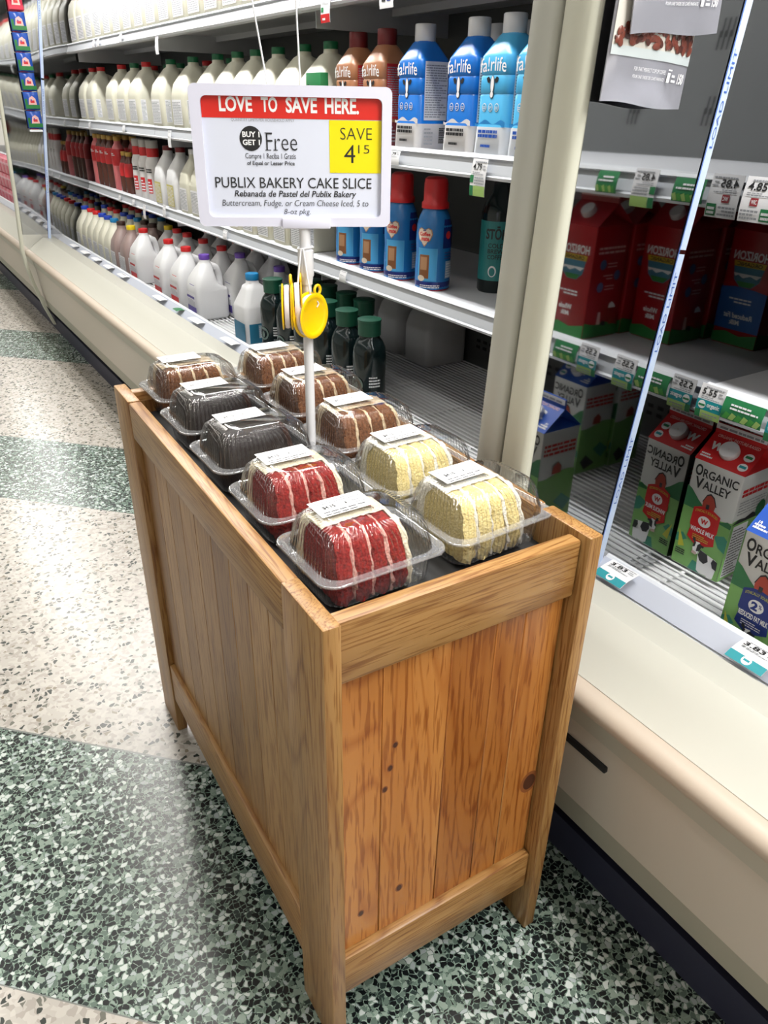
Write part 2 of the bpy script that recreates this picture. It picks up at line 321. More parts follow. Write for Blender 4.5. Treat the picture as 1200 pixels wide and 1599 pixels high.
def case(label, ya, yb, shelves, rx=0):
    root = thing('refrigerated_case', label, 'refrigerated case', (0, (ya+yb)/2, 0)); oy = (ya+yb)/2; a, b = ya-oy, yb-oy
    def P(name, m): return link(name, m.mesh(name, True, 14 if name == 'front_panel' else 32), root)
    P('kick_plate', M().extrude([(.507, 0), (.513, .07), (.60, .07), (.60, 0)], a, b, kickm).extrude([(.535, .07), (.535, .13), (.60, .13), (.60, .07)], a, b, black))
    P('base_trim', M().extrude([(.492, .118), (.482, .178), (.60, .178), (.60, .118)], a, b, low2))
    P('lower_panel', M().extrude([(.480, .178), (.466, .352), (.60, .352), (.60, .178)], a, b, lowm))
    P('trim_strip', M().extrude([(.463, .352), (.4555, .410), (.60, .410), (.60, .352)], a, b, stripm))
    P('bumper', M().extrude([(.4555, .4105), (.440, .411), (.431, .4145), (.4250, .421), (.4230, .430), (.4253, .439), (.432, .4455), (.442, .449), (.4555, .4495)], a, b, bumpm))
    P('front_panel', M().extrude([(.458, .412), (.452, .4505), (.459, .4545), (.500, .4845), (.532, .5055), (.5385, .5083), (.547, .508), (.596, .5055), (.602, .502), (.604, .496), (.604, .41), (.58, .412)], a, b, CREAMPAINT))
    P('price_rail', M().extrude([(x+rx, z) for x, z in [(.622, .485), (.6265, .482), (.630, .484), (.655, .510), (.661, .5135), (.661, .518), (.656, .518), (.652, .513), (.627, .488)]], a, b, railm).extrude([(x+rx, z) for x, z in [(.6235, .4895), (.6265, .4872), (.6525, .5140), (.6500, .5165)]], a, b, clearrail))
    P('drain_gap', M().extrude([(.582, .38), (.582, .40), (.605, .41), (.605, .46), (.632+rx, .46), (.66+rx, .43), (.72, .38)], a, b, black))
    P('deck', M().box((.640+rx, a, .41), (1.30, b, .432), panm).box((.648+rx, a, .425), (.654+rx, b, .505), WHITE_METAL))
    wr = M()
    k = .668+rx
    while k < 1.29:
        wr.tube([(k, a, DECK-.0025), (k, b, DECK-.0025)], .0023, WHITE_METAL, 6); k += .0165
    y = a+.06
    while y < b:
        wr.tube([(.665+rx, y, DECK-.0075), (1.29, y, DECK-.0075)], .0035, WHITE_METAL, 6); y += .245
    P('wire_rack', wr)
    P('back_wall', M().box((1.30, a, .09), (1.36, b, 2.12), backm))
    vs = M(); y = a+.1
    while y < b-.05:
        for zz in (1.16, 1.30, 1.45, 1.60):
            for q in range(3):
                yy = y+q*.012
                for e in range(2): vs.add([(1.2993, yy+e*.006, zz+e*.022), (1.2993, yy+e*.006+.004, zz+e*.022), (1.2993, yy+e*.006+.007, zz+.034+e*.022), (1.2993, yy+e*.006+.003, zz+.034+e*.022)], [[0, 1, 2, 3]], black)
        for q in range(5):
            for r_ in range(2): vs.box((1.2985, y+q*.032, .50+r_*.02), (1.2999, y+q*.032+.017, .509+r_*.02), black)
        y += .21
    P('vent_slots', vs)
    P('canopy', M().box((.47, a, 1.95), (1.36, b, 2.14), CREAMPAINT, .01))
    P('canopy_lamp_housing', M().box((.56, a, 1.935), (.68, b, 1.95), WHITE_METAL, .004))
    for z in shelves:
        sh = link('shelf', M().box((.836, a, z-.016), (1.298, b, z), shelfm).box((.86, a, z-.034), (.875, b, z-.016), shelfm).box((1.10, a, z-.034), (1.115, b, z-.016), shelfm).mesh('shelf'), root)
        pr = M(); y = a
        while y < b-.01:
            y1 = min(y+1.33, b)
            pr.extrude([(.822, z+.004), (.836, z+.006), (.838, z-.001), (.838, z-.040), (.812, z-.040), (.808, z-.034), (.814, z-.031), (.824, z-.004), (.818, z-.001)], y+.001, y1-.002, railm)
            pr.extrude([(.8135, z-.0305), (.8235, z-.0045), (.8255, z-.0045), (.8155, z-.0305)], y+.001, y1-.002, railg)
            y = y1
        link('price_rail', pr.mesh('price_rail'), sh)
        y = a+.02
        while y < b:
            link('bracket', M().box((.86, y, z-.075), (1.298, y+.004, z-.016), shelfm).mesh('bracket'), sh); y += 1.3
    return root
caseR = case('right hand cream refrigerated dairy case holding the gable top cartons', -1.62, .249, [S2, S1])
caseL = case('long cream refrigerated dairy case full of milk jugs behind the wooden bin', .251, YF+.055, [S2, S1, S0], -.015)
caseF = case('farthest cream refrigerated case at the left edge of the photo', YF+.06, 8.6, [S2, S1])
def end_frame(root, oy, y0, y1, m, dx=0, name='end_frame'):
    pr = [(.475, 1.95), (.449, 1.29), (.421, .71), (.406, .50), (.402, .45), (.407, .37), (.425, .27), (.462, .13), (.497, .03), (.512, .03), (.478, .13), (.442, .27), (.424, .37), (.418, .45), (.422, .50), (.437, .71), (.464, 1.29), (.49, 1.95)]
    mm = M(); n = len(pr)
    pr = [(x+dx*min(1, max(0, (z-.3)/.4)), z) for x, z in pr]
    c = [(x, z) for x, z in pr]
    b = .007
    inn = [((x+b*.9 if i < 9 else x), z) for i, (x, z) in enumerate(pr)]
    mm.loft([[(x, y0-oy, z) for x, z in inn], [(x, y0-oy+b, z) for x, z in c], [(x, y1-oy-b, z) for x, z in c], [(x, y1-oy, z) for x, z in inn]], m)
    return link(name, mm.mesh(name, True, 50), root)
end_frame(caseR, (-1.62+.249)/2, .195, .2475, framem, .012)
end_frame(caseL, (.251+YF+.055)/2, .2525, .303, frameg, .012)
end_frame(caseL, (.251+YF+.055)/2, YF+.004, YF+.050, framem)
def end_panel(root, oy, y0, y1):
    d_ = .012 if y0 < 2 else 0; pr = [(.489+d_, 1.95), (.463+d_, 1.29), (.436+d_, .71), (.428+d_, .535), (.64, .525), (.675, .455), (1.298, .455), (1.298, 1.95)]
    return link('mirrored_end_panel', M().extrude(pr, y0-oy, y1-oy, MIRROR if y0 > 2 else MIRROR_NEAR).mesh('mirrored_end_panel', False), root)
end_panel(caseR, (-1.62+.249)/2, Y0, .214)
end_panel(caseL, (.251+YF+.055)/2, .277, .297)
end_panel(caseL, (.251+YF+.055)/2, YF, YF+.02)
# load limit stickers on the mirrored panels
stk = mat('sticker_film', (.52, .62, .80), .3); stb = mat('sticker_blue', (.05, .13, .45), .4)
def load_sticker(y, x0, z0, x1, z1, wd, label, gap=None):
    d = Vector((x1-x0, 0, z1-z0)); L_ = d.length; d.normalize()
    t = thing('load_limit_sticker', label, 'sticker', (x0, y, z0))
    fr = Frame((0, 0, 0), d, Vector((0, -1, 0)).cross(d))      # u runs up along the strip, outward normal is -y
    m = M()
    for a, b in ((0, L_*.63), (L_*.637, L_)): m.rect(fr, a, -wd/2, b, wd/2, stk, .0006)
    m.rect(fr, 0, wd*.38, L_, wd/2, stb, .0009)
    link('film', m.mesh('film'), t)
    tx = M()
    for a in (.30, .60, .93):
        tx.text(fr, 'LOAD LIMIT', L_*a-.115, -wd*.24, L_*a, wd*.16, stb, .0012, .0)
    link('lettering', tx.mesh('lettering'), t)
load_sticker(Y0-.0005, .633, .482, .7295, 1.315, .0155, 'long blue and white load limit strip on the dark mirrored panel beside the organic milk')
load_sticker(YF-.0005, .556, .475, .735, 1.75, .016, 'thin pale load limit strip on the far mirrored panel near the hanging snack packets')
# black latch on the lower panel and the drain slot
tag(link('panel_pull', M().box((.4635, -.02, .300), (.472, .26, .312), black, .002).mesh('panel_pull')), 'slim black pull bar on the beige lower case panel behind the bin', 'pull bar')

# ------------------------------------------------------------------ the wooden bin
BA = -0.030748; BW, BL, BH, BT, BD = .3728, .8133, .744, .0212, .0984
def b2w(x, y, z=0): return Vector((x*math.cos(BA)-y*math.sin(BA), x*math.sin(BA)+y*math.cos(BA), z))
bin_ = thing('wooden_display_bin', 'tall oak framed wooden display bin with cedar plank sides holding the cake slices', 'display bin', (0, 0, 0), BA)
def W(name, m): return link(name, m.mesh(name, True, 40), bin_)
for x in (0, BW-BT):
    for y in (0, BL-BD):
        dd = BD if (x == 0 or y > 0) else .088
        W('post', M().box((x, y, 0), (x+BT, y+dd, BH), oak_z, .0028))
for x in (.0008, BW-BT-.0008):
    W('top_rail', M().box((x, BD+.0006, .678), (x+BT, BL-BD-.0006, .7425), oak_y, .003))
    W('bottom_rail', M().box((x+(.002 if x < .1 else -.002), BD+.0006, .088), (x+BT, BL-BD-.0006, .182), oak_y, .003))
for y in (.0125, BL-.0125-BT):
    W('top_rail', M().box((BT+.0006, y, .656), (BW-BT-.0006, y+BT, .7365), oak_x, .0035))
    W('bottom_rail', M().box((BT+.0006, y, .096), (BW-BT-.0006, y+BT, .174), oak_x, .0035))
def planks(axis, edges, c0, c1, z0, z1, m):
    mm = M()
    for a, b in zip(edges[:-1], edges[1:]):
        p0 = (a+.0003, c0, z0) if axis == 0 else (c0, a+.0003, z0); p1 = (b-.0003, c1, z1) if axis == 0 else (c1, b-.0003, z1)
        mm.box(p0, p1, m, .0012, 1)
    return mm
ye = [.022, .105, .17, .235, .30, .37, .44, .51, .575, .64, .715, .79]
knot = mat('wood_knot', (.06, .018, .008), .4); knot2 = mat('knot_ring', (.22, .07, .02), .4)
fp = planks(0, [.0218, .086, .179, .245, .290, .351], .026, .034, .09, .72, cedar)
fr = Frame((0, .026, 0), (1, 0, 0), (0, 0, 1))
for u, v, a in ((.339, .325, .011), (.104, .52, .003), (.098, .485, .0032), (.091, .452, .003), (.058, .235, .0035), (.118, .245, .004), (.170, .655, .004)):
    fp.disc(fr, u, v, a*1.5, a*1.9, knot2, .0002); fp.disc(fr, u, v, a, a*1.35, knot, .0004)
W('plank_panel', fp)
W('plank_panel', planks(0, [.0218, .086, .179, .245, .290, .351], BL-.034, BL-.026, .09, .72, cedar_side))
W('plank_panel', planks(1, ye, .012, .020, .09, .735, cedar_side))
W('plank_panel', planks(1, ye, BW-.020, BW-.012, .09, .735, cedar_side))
link('liner_tray', M().box((.0225, .036, .690), (BW-.0225, BL-.036, .697), mat('black_liner', (.012, .012, .013), .5)).mesh('liner_tray'), bin_)

# ------------------------------------------------------------------ cake clamshells
RX, RY = .0825, .0665
def rib_ring(hx, hy, r, z, amp, n=40, cy=0):
    base = []; 
    P = rr_ring(hx, hy, r, z, 0, cy, 8); P = [Vector(p) for p in P]; per = [0]
    for i in range(len(P)): per.append(per[-1]+(P[(i+1) % len(P)]-P[i]).length)
    tot = per[-1]; N_ = 268; out = []
    for j in range(N_):
        d = tot*j/N_; i = 0
        while per[i+1] < d: i += 1
        t = (d-per[i])/max(per[i+1]-per[i], 1e-9); p = P[i].lerp(P[(i+1) % len(P)], t); tg = (P[(i+1) % len(P)]-P[i]).normalized()
        nn = Vector((tg.y, -tg.x, 0)); out.append(p+nn*amp*(1, .45, -.8, .45)[j % 4])
    return out
def lid_mesh():
    m = M(); rings = []
    fl = [rib_ring(RX, RY, .022, -.0006, 0), rib_ring(RX, RY, .022, .0012, 0), rib_ring(RX-.0012, RY-.0012, .021, .0020, 0), rib_ring(RX-.0022, RY-.0022, .021, .0015, 0), rib_ring(RX-.011, RY-.010, .022, .0015, 0)]
    m.loft(fl, RIM, False, False)
    rings.append(fl[-1]); rings.append(rib_ring(RX-.0125, RY-.0115, .022, .006, .0016))
    rings.append(rib_ring(RX-.0165, RY-.0165, .022, .027, .0020)); rings.append(rib_ring(RX-.020, RY-.021, .022, .037, .0022))
    rings.append(rib_ring(RX-.026, RY-.026, .021, .0420, .0019)); rings.append(rib_ring(RX-.034, RY-.032, .018, .0435, 0))
    rings.append(rib_ring(RX-.036, RY-.034, .018, .0460, 0)); rings.append(rib_ring(RX-.040, RY-.037, .016, .0470, 0))
    return m.loft(rings, CLEAR, False, True).mesh('lid', True, 60)
def tray_mesh():
    m = M()
    rings = [rib_ring(RX+.0005, RY+.0005, .022, -.0012, 0), rib_ring(RX-.012, RY-.011, .022, -.0016, 0), rib_ring(RX-.0125, RY-.0115, .022, -.006, .0008), rib_ring(RX-.0155, RY-.0145, .02, -.037, .0008), rib_ring(RX-.022, RY-.021, .016, -.0415, 0)]
    return m.loft(rings, CLEAR, False, True).mesh('tray', True, 60)
LID, TRAY = lid_mesh(), tray_mesh()
def label_mesh():
    m = M(); fr = Frame((0, 0, 0), (1, 0, 0), (0, 1, 0))
    z = .0478
    m.rect(fr, -.048, .000, .020, .038, PAPER, z, 4)
    m.lines(fr, -.042, .027, .015, .036, 2, GREY, z+.0003, 3); m.text(fr, '$4.15', -.038, .015, -.022, .0225, BLK, z+.0003, .03)
    m.text(fr, '1', -.009, .017, -.0072, .0215, BLK, z+.0003); m.lines(fr, .000, .014, .016, .024, 2, GREY, z+.0003, 4); m.lines(fr, -.042, .002, .015, .013, 2, BLK, z+.0003, 5, .3)
    return m.mesh('price_label', False)
LABEL = label_mesh()
FROST = sponge('vanilla_frosting', (.70, .66, .55), (.80, .76, .66)); CREAMF = sponge('cream_cheese_frosting', (.80, .70, .50), (.86, .78, .60))
FLAV = dict(
    red=(sponge('red_velvet_sponge', (.13, .006, .006), (.33, .020, .016)), CREAMF, sponge('pink_crumb_cream', (.55, .20, .17), (.75, .48, .40))),
    white=(sponge('yellow_sponge', (.60, .46, .17), (.76, .63, .30)), FROST, FROST),
    brown=(sponge('brown_sponge', (.085, .028, .011), (.21, .085, .034)), sponge('coconut_frosting', (.55, .40, .24), (.72, .58, .40)), sponge('coconut_frosting', (.5, .4, .2), (.7, .6, .4))),
    fudge=(sponge('dark_sponge', (.018, .008, .006), (.05, .022, .016)), mat('fudge_icing', (.012, .006, .005), .5, spec=.25, bump=.3, bscale=120), mat('fudge_icing')))
def slab(m, x0, x1, material, grow=0.0, jit=.0012, seed=0, top=.0395, prof=None):
    prof = prof or [(-.050, -.038), (-.0505, -.01), (-.0465, .006), (-.0385, .027), (-.033, .0345), (-.022, top), (0, top+.0005), (.022, top), (.036, .034), (.044, .012), (.047, -.02), (.044, -.038)]
    pts = []
    for k in range(len(prof)):
        a = Vector(prof[k]); b = Vector(prof[(k+1) % len(prof)]); n = max(1, int((b-a).length/.006))
        pts += [a.lerp(b, t/n) for t in range(n)]
    rings = []; cxx = -.012; nx = max(2, int((x1-x0)/.004))
    for i in range(nx+1):
        t = i/nx; x = x0+(x1-x0)*t; sc_ = 1+grow-(.045 if i in (0, nx) else .012 if i in (1, nx-1) else 0); ring = []
        for p in pts:
            q = Vector((x*60+seed*7, p.x*60, p.y*60)); d = noise.noise(q*3)*jit+noise.noise(q)*jit
            ring.append((cxx+(x-cxx)*(1-.13*max(0, (p.y+.02)/.06))+noise.noise(q*2+Vector((9, 3, 1)))*jit*.8, p.x*sc_+d, min(max(p.y*sc_+d*.6, -.0385), .0425)))
        rings.append(ring)
    return m.loft(rings, material)
def cake(flav):
    cake_, outer, inner = FLAV[flav]; parts = []
    if flav == 'fudge':
        parts.append(('fudge_coat', slab(M(), -.060, .036, outer, .02, .0012, 1).mesh('fudge_coat', True, 60)))
        parts.append(('sponge_layer', slab(M(), .036, .045, cake_, 0, .001, 2).mesh('sponge_layer', True, 60)))
        return parts
    x = -.058; wl = .0198 if flav != 'brown' else .022
    for k in range(4):
        parts.append(('sponge_layer', slab(M(), x, x+wl, cake_, (-.012, .012, -.004, .008)[k], .0030, k+3).mesh('sponge_layer', True, 60))); x += wl
        parts.append(('cream_filling' if k < 3 else 'frosting', slab(M(), x-.0012, x+(.0052 if k < 3 else .0065), inner if k < 3 else outer, -.006, .0045, k+13).mesh('frosting', True, 60))); x += .0040
    back = [(.030, -.038), (.034, .018), (.022, .0375), (-.006, .0402), (.0, .0412), (.03, .0405), (.042, .034), (.047, .012), (.048, -.02), (.046, -.038)]
    parts.append(('frosting', slab(M(), -.0595, x+.002, outer, .015, .0012, 31, prof=back).mesh('frosting', True, 60)))
    return parts
CAKES = {k: cake(k) for k in FLAV}
RIMZ = .742
def clamshell(bx, by, flav, where, wherec, rot=0.0, dz=0.0, tiltx=0.0, tilty=0.0):
    loc = b2w(bx, by, RIMZ+dz)
    t = thing('clamshell_container', 'clear ribbed clamshell '+wherec, 'food container', loc, BA+rot, 'cake clamshells in the wooden bin')
    link('lid', LID, t); link('tray', TRAY, t); link('price_label', LABEL, t)
    nm = dict(red='red velvet cake slice with cream layers', white='yellow cake slice with white frosting', brown='brown layered cake slice with coconut frosting', fudge='dark chocolate fudge cake slice')[flav]
    c = thing('cake_slice', nm+', '+where, 'cake slice', loc, BA+rot, 'cake slices in the clamshells')
    for n, me in CAKES[flav]: link(n, me, c)
LC, RC = .113, .281
for bx, by, fl, where, wherec, rot in (
    (LC, .126, 'red', 'front left corner of the bin', 'holding red velvet cake at the front left bin corner', .03),
    (LC+.001, .281, 'red', 'second from the front in the left column', 'holding red velvet cake, second in the left column', .02),
    (LC+.001, .440, 'fudge', 'just left of the sign pole', 'holding dark chocolate cake just left of the sign pole', .02),
    (LC+.004, .597, 'fudge', 'fourth from the front in the left column', 'holding dark chocolate cake, fourth in the left column', .03),
    (LC+.012, .752, 'brown', 'back left corner of the bin', 'holding brown cake at the back left bin corner', .03),
    (RC, .130, 'white', 'front right corner of the bin', 'holding yellow cake at the front right bin corner', .06),
    (RC-.001, .272, 'white', 'second from the front in the right column', 'holding yellow cake, second in the right column', .04),
    (RC+.005, .425, 'brown', 'just right of the sign pole', 'holding brown cake just right of the sign pole', .02),
    (RC+.008, .588, 'brown', 'directly behind the sign pole', 'holding brown cake, fourth in the right column', .02),
    (RC+.012, .748, 'brown', 'back right corner of the bin', 'holding brown cake at the back right bin corner', .02)):
    clamshell(bx, by, fl, where, wherec, rot)

# ------------------------------------------------------------------ the sale sign on its pole
PX, PY = b2w(.1975, .424).x, b2w(.1975, .424).y
sign = thing('sale_sign', 'white framed cake slice sale sign on a thin white pole standing in the bin', 'sign', (PX, PY, .697), R(-27))
plast = mat('white_plastic', (.66, .66, .78), .35); polem = mat('pole_enamel', (.70, .70, .72), .3)
def SX(px): return -.134+(px-288)*.2445/315
def SZ(py): return 1.2045-.697-(py-133.5)*.1580/216
def prm(x0, x1, z0, z1, r): return [(p[0], p[1]) for p in rr_ring((x1-x0)/2, (z1-z0)/2, r, 0, (x0+x1)/2, (z0+z1)/2, 6)]
def frame_ring(o, i, y0, y1, m, mm):
    a = [(x, y0, z) for x, z in o]; b = [(x, y1, z) for x, z in o]; c = [(x, y1, z) for x, z in i]; d = [(x, y0, z) for x, z in i]
    return mm.loft([d, a, b, c, d], m, False, False)
O, I = prm(SX(289), SX(604), SZ(351), SZ(133), .008), prm(SX(306), SX(588.5), SZ(336), SZ(150), .007)
sf = frame_ring(O, I, -.006, .008, plast, M())
sf.box((SX(424), -.0105, SZ(354)), (SX(504), .010, SZ(336.5)), plast, .0015)
link('frame', sf.mesh('frame', True, 35), sign)
link('back_plate', M().loft([[(x, .0045, z) for x, z in O], [(x, .0075, z) for x, z in O]], plast).mesh('back_plate'), sign)
card = M(); cf = Frame((0, -.0005, 0), (1, 0, 0), (0, 0, 1))
card.box((SX(305), -.0005, SZ(337)), (SX(589), .003, SZ(149)), mat('sign_card', (.64, .67, .78), .35))
link('sale_card', card.mesh('sale_card'), sign)
sp = M()
hd = [p for p in prm(SX(306.5), SX(588), SZ(200), SZ(150), .007) if p[1] > SZ(182)]
hd = [(SX(588), SZ(182))]+sorted([p for p in hd if p[0] > 0], key=lambda p: p[1])+sorted([p for p in hd if p[0] <= 0], key=lambda p: -p[1])+[(SX(306.5), SZ(182))]
sp.poly(cf, hd, mat('sign_red', (.62, .02, .012), .35), .0004)
sp.rect(cf, SX(504.5), SZ(264), SX(588), SZ(183), mat('sign_yellow', (.78, .66, .0), .35), .0004)
sp.disc(cf, SX(380), SZ(212.5), 17.5*.2445/315, 19*.158/216, BLK, .0004, 32)
link('printed_panel', sp.mesh('printed_panel'), sign)
tx = M()
def T(s, x0, y0, x1, y1, m=BLK, bold=0.0, slant=0.0, h=.0007): tx.text(cf, s, SX(x0), SZ(y1), SX(x1), SZ(y0), m, h, bold, slant)
T('LOVE', 334, 150.5, 385, 173, WHT, .03); T('TO', 399, 150.5, 424, 173, WHT, .03); T('SAVE', 437, 150.5, 486, 173.5, WHT, .03); T('HERE.', 498, 150.5, 552, 174, WHT, .03)
T('QUANTITY LIMITS PER HOUSEHOLD APPLY', 351, 182.5, 450, 187.5, GREY)
T('BUY 1', 367, 202, 394, 210.5, WHT, .03); T('GET 1', 367, 214, 394, 222.5, WHT, .03)
T('Free', 404, 203, 453, 230, BLK, -.012)
for x0, x1, y0 in ((402, 411, 229), (415, 422, 229), (402, 406, 203)): tx.rect(cf, SX(x0), SZ(y0+1.2), SX(x1), SZ(y0), BLK, .0007)
T('Compre 1 Reciba 1 Gratis', 370, 234.5, 450, 245.5); T('of Equal or Lesser Price', 372, 246.5, 448, 255, BLK, .015)
T('SAVE', 522, 194, 573, 212, BLK, -.012); T('4', 528, 220, 546, 248, BLK, -.005); T('15', 551, 220, 569, 233, BLK, -.012)
T('PUBLIX BAKERY CAKE SLICE', 319, 272, 573, 289, BLK, .0)
T('Rebanada de Pastel del Publix Bakery', 348, 293, 546, 306, BLK, .012, .18)
T('Buttercream, Fudge, or Cream Cheese Iced, 5 to', 327, 308, 567, 321, BLK, -.008, .15); T('8-oz pkg.', 427, 322.5, 471, 334, BLK, -.008, .15)
link('lettering', tx.mesh('lettering', False), sign)
link('pole', M().lathe([(.0068, .0), (.0068, SZ(440))], polem, 20).lathe([(.0082, SZ(452)), (.009, SZ(440)), (.0105, SZ(436)), (.0105, SZ(392)), (.0085, SZ(390))], polem, 20).lathe([(.0075, SZ(392)), (.0075, SZ(345))], polem, 20).mesh('pole'), sign)
link('base', M().lathe([(.045, 0), (.045, .003), (.010, .010), (.0068, .011)], polem, 28).mesh('base'), sign)
# white strings from the knot on the pole up to the ceiling, and the spools hanging from it
strm = mat('white_string', (.74, .74, .76), .5)
sx = Vector((math.cos(R(-27)), math.sin(R(-27)), 0)); sy = Vector((math.sin(R(27)), math.cos(R(27)), 0))
def sp3(u, dy, z): return Vector((PX, PY, 0))+sx*u+sy*dy+Vector((0, 0, z))
KZ = .697+SZ(388)
for pts, lab in (([(.002, .012, KZ), (-.009, .0122, .697+SZ(340)), (-.040, .0125, .697+SZ(128)), (-.066, .013, 1.38), (-.28, .03, H)], 'left of the two white strings rising behind the sign, slanting'),
                 ([(.004, .012, KZ), (.003, .0122, 1.1), (-.002, .013, 1.3), (.0, .02, H)], 'right of the two white strings rising behind the sign, upright')):
    tag(link('hanging_string', M().tube([sp3(*p) for p in pts], .0012, strm, 6).mesh('hanging_string')), lab, 'string', 'strings behind the sale sign')
tag(link('string_knot', M().tube([sp3(.0105*math.cos(k*.7), .0105*math.sin(k*.7), KZ+.0015*math.sin(k)) for k in range(10)], .0012, strm, 6)
    .tube([sp3(-.006, -.009, KZ), sp3(-.010, -.012, KZ-.03), sp3(-.012, -.012, KZ-.048)], .0014, strm, 6)
    .tube([sp3(-.003, -.010, KZ), sp3(.002, -.014, KZ-.04), sp3(.007, -.015, KZ-.075)], .0014, strm, 6).mesh('string_knot')), 'white string tied round the sign pole above the yellow spools', 'string')
spy = mat('yellow_spool_plastic', (.80, .50, .0), .32); spw = mat('wound_line', (.70, .62, .60), .5)
def spool(u, dy, z, rz, label):
    t = thing('line_spool', label, 'spool', sp3(u, dy, z), rz, 'yellow spools on the sign pole')
    t.rotation_euler = (R(90), 0, rz); t.scale = (.88, .88, .88); r = .0345
    def fl(s):   # one dished flange, axis along local z
        p = [(.0, .0016), (.024, .0016), (.0265, .0030), (.0285, .0042), (r-.001, .0042), (r, .0034), (r-.001, .0022), (.027, .0010), (.02, .0006), (0, .0006)]
        m = M().lathe([(max(a, 1e-5), b*s+.0036*s) for a, b in p], spy, 40, 0, 0, False, False)
        return m
    a = fl(1); 
    a.tube([(.007*math.cos(R(k))+.010, .007*math.sin(R(k))+.0375, .006) for k in range(-60, 241, 20)], .0022, spy, 8)
    link('front_flange', a.mesh('front_flange', True, 50), t); link('back_flange', fl(-1).mesh('back_flange', True, 50), t)
    link('wound_line', M().lathe([(.0315, -.0035), (.0325, 0), (.0315, .0035)], spw, 40).tube([(.008, .012, .006), (.011, .017, .0072), (.009, .021, .006)], .0012, spw, 6).mesh('wound_line'), t)
spool(.0045, -.021, .697+SZ(503), R(24), 'yellow line spool facing the viewer, hung on the white pole')
spool(-.0135, -.013, .697+SZ(485), R(64), 'edge-on yellow spool nearest the pole, left of the facing one')
spool(-.0265, -.020, .697+SZ(487), R(62), 'outermost edge-on yellow spool, farthest left on the pole')

# ------------------------------------------------------------------ bottles, jugs and cartons
PC = {}
def cached(key, fn):
    if key not in PC: PC[key] = fn()
    return PC[key]
milk = mat('milk_plastic', (.64, .625, .515), .35); milkw = mat('white_jug_plastic', (.70, .70, .71), .38); choc = mat('chocolate_milk_plastic', (.30, .215, .20), .35)
CAPM = dict(red=mat('red_cap', (.55, .012, .015), .35), green=mat('green_cap', (.008, .14, .055), .35), blue=mat('blue_cap', (.012, .05, .42), .35), sky=mat('sky_blue_cap', (.01, .19, .42), .35),
            purple=mat('purple_cap', (.14, .06, .38), .35), yellow=mat('yellow_cap', (.75, .55, .01), .35), brown=mat('brown_cap', (.045, .018, .012), .4), white=mat('white_cap', (.72, .72, .74), .35),
            darkgreen=mat('dark_green_cap', (.004, .062, .034), .42), maroon=mat('maroon_cap', (.16, .012, .014), .35), gold=mat('gold_cap', (.45, .27, .05), .35), grey=mat('grey_cap', (.42, .41, .38), .4), black=mat('black_cap', (.012, .012, .013), .3))
def jug_body(hx, hy, h, m):
    # front is -x, the moulded handle runs down the back (+x)
    rr = .022; q = M()
    rings = [(0, 0, hx*.92, hy*.92, rr*.8), (.006, 0, hx, hy, rr), (h*.30, 0, hx, hy, rr), (h*.46, 0, hx, hy, rr), (h*.50, -hx*.02, hx*.97, hy, rr),
             (h*.56, -hx*.22, hx*.72, hy*.97, rr), (h*.64, -hx*.24, hx*.64, hy*.90, rr), (h*.73, -hx*.16, hx*.52, hy*.76, rr*.9), (h*.82, -hx*.07, hx*.42, hy*.55, rr*.9), (h*.88, 0, hx*.36, hy*.40, .02), (h*.905, 0, .0205, .0205, .0204), (h*.95, 0, .0195, .0195, .0194)]
    q.loft([rr_ring(a, b, min(r, a*.98, b*.98), z, cx, 0, 4) for z, cx, a, b, r in rings], m)
    q.tube([(hx*.05, 0, h*.80), (hx*.36, 0, h*.825), (hx*.62, 0, h*.79), (hx*.76, 0, h*.70), (hx*.80, 0, h*.60), (hx*.78, 0, h*.50), (hx*.72, 0, h*.44)],
           [.018, .0175, .017, .0165, .0165, .018, .02], m, 10, .95, (0, 1, 0))
    return q.mesh('body', True, 55)
def cap_mesh(r, h, m, key):
    return cached(('cap', r, h, key), lambda: M().lathe([(r*.98, 0), (r, .001), (r, h-.002), (r*.94, h), (.001, h)], m, 20, 0, 0, True, False).mesh('cap', True, 40))
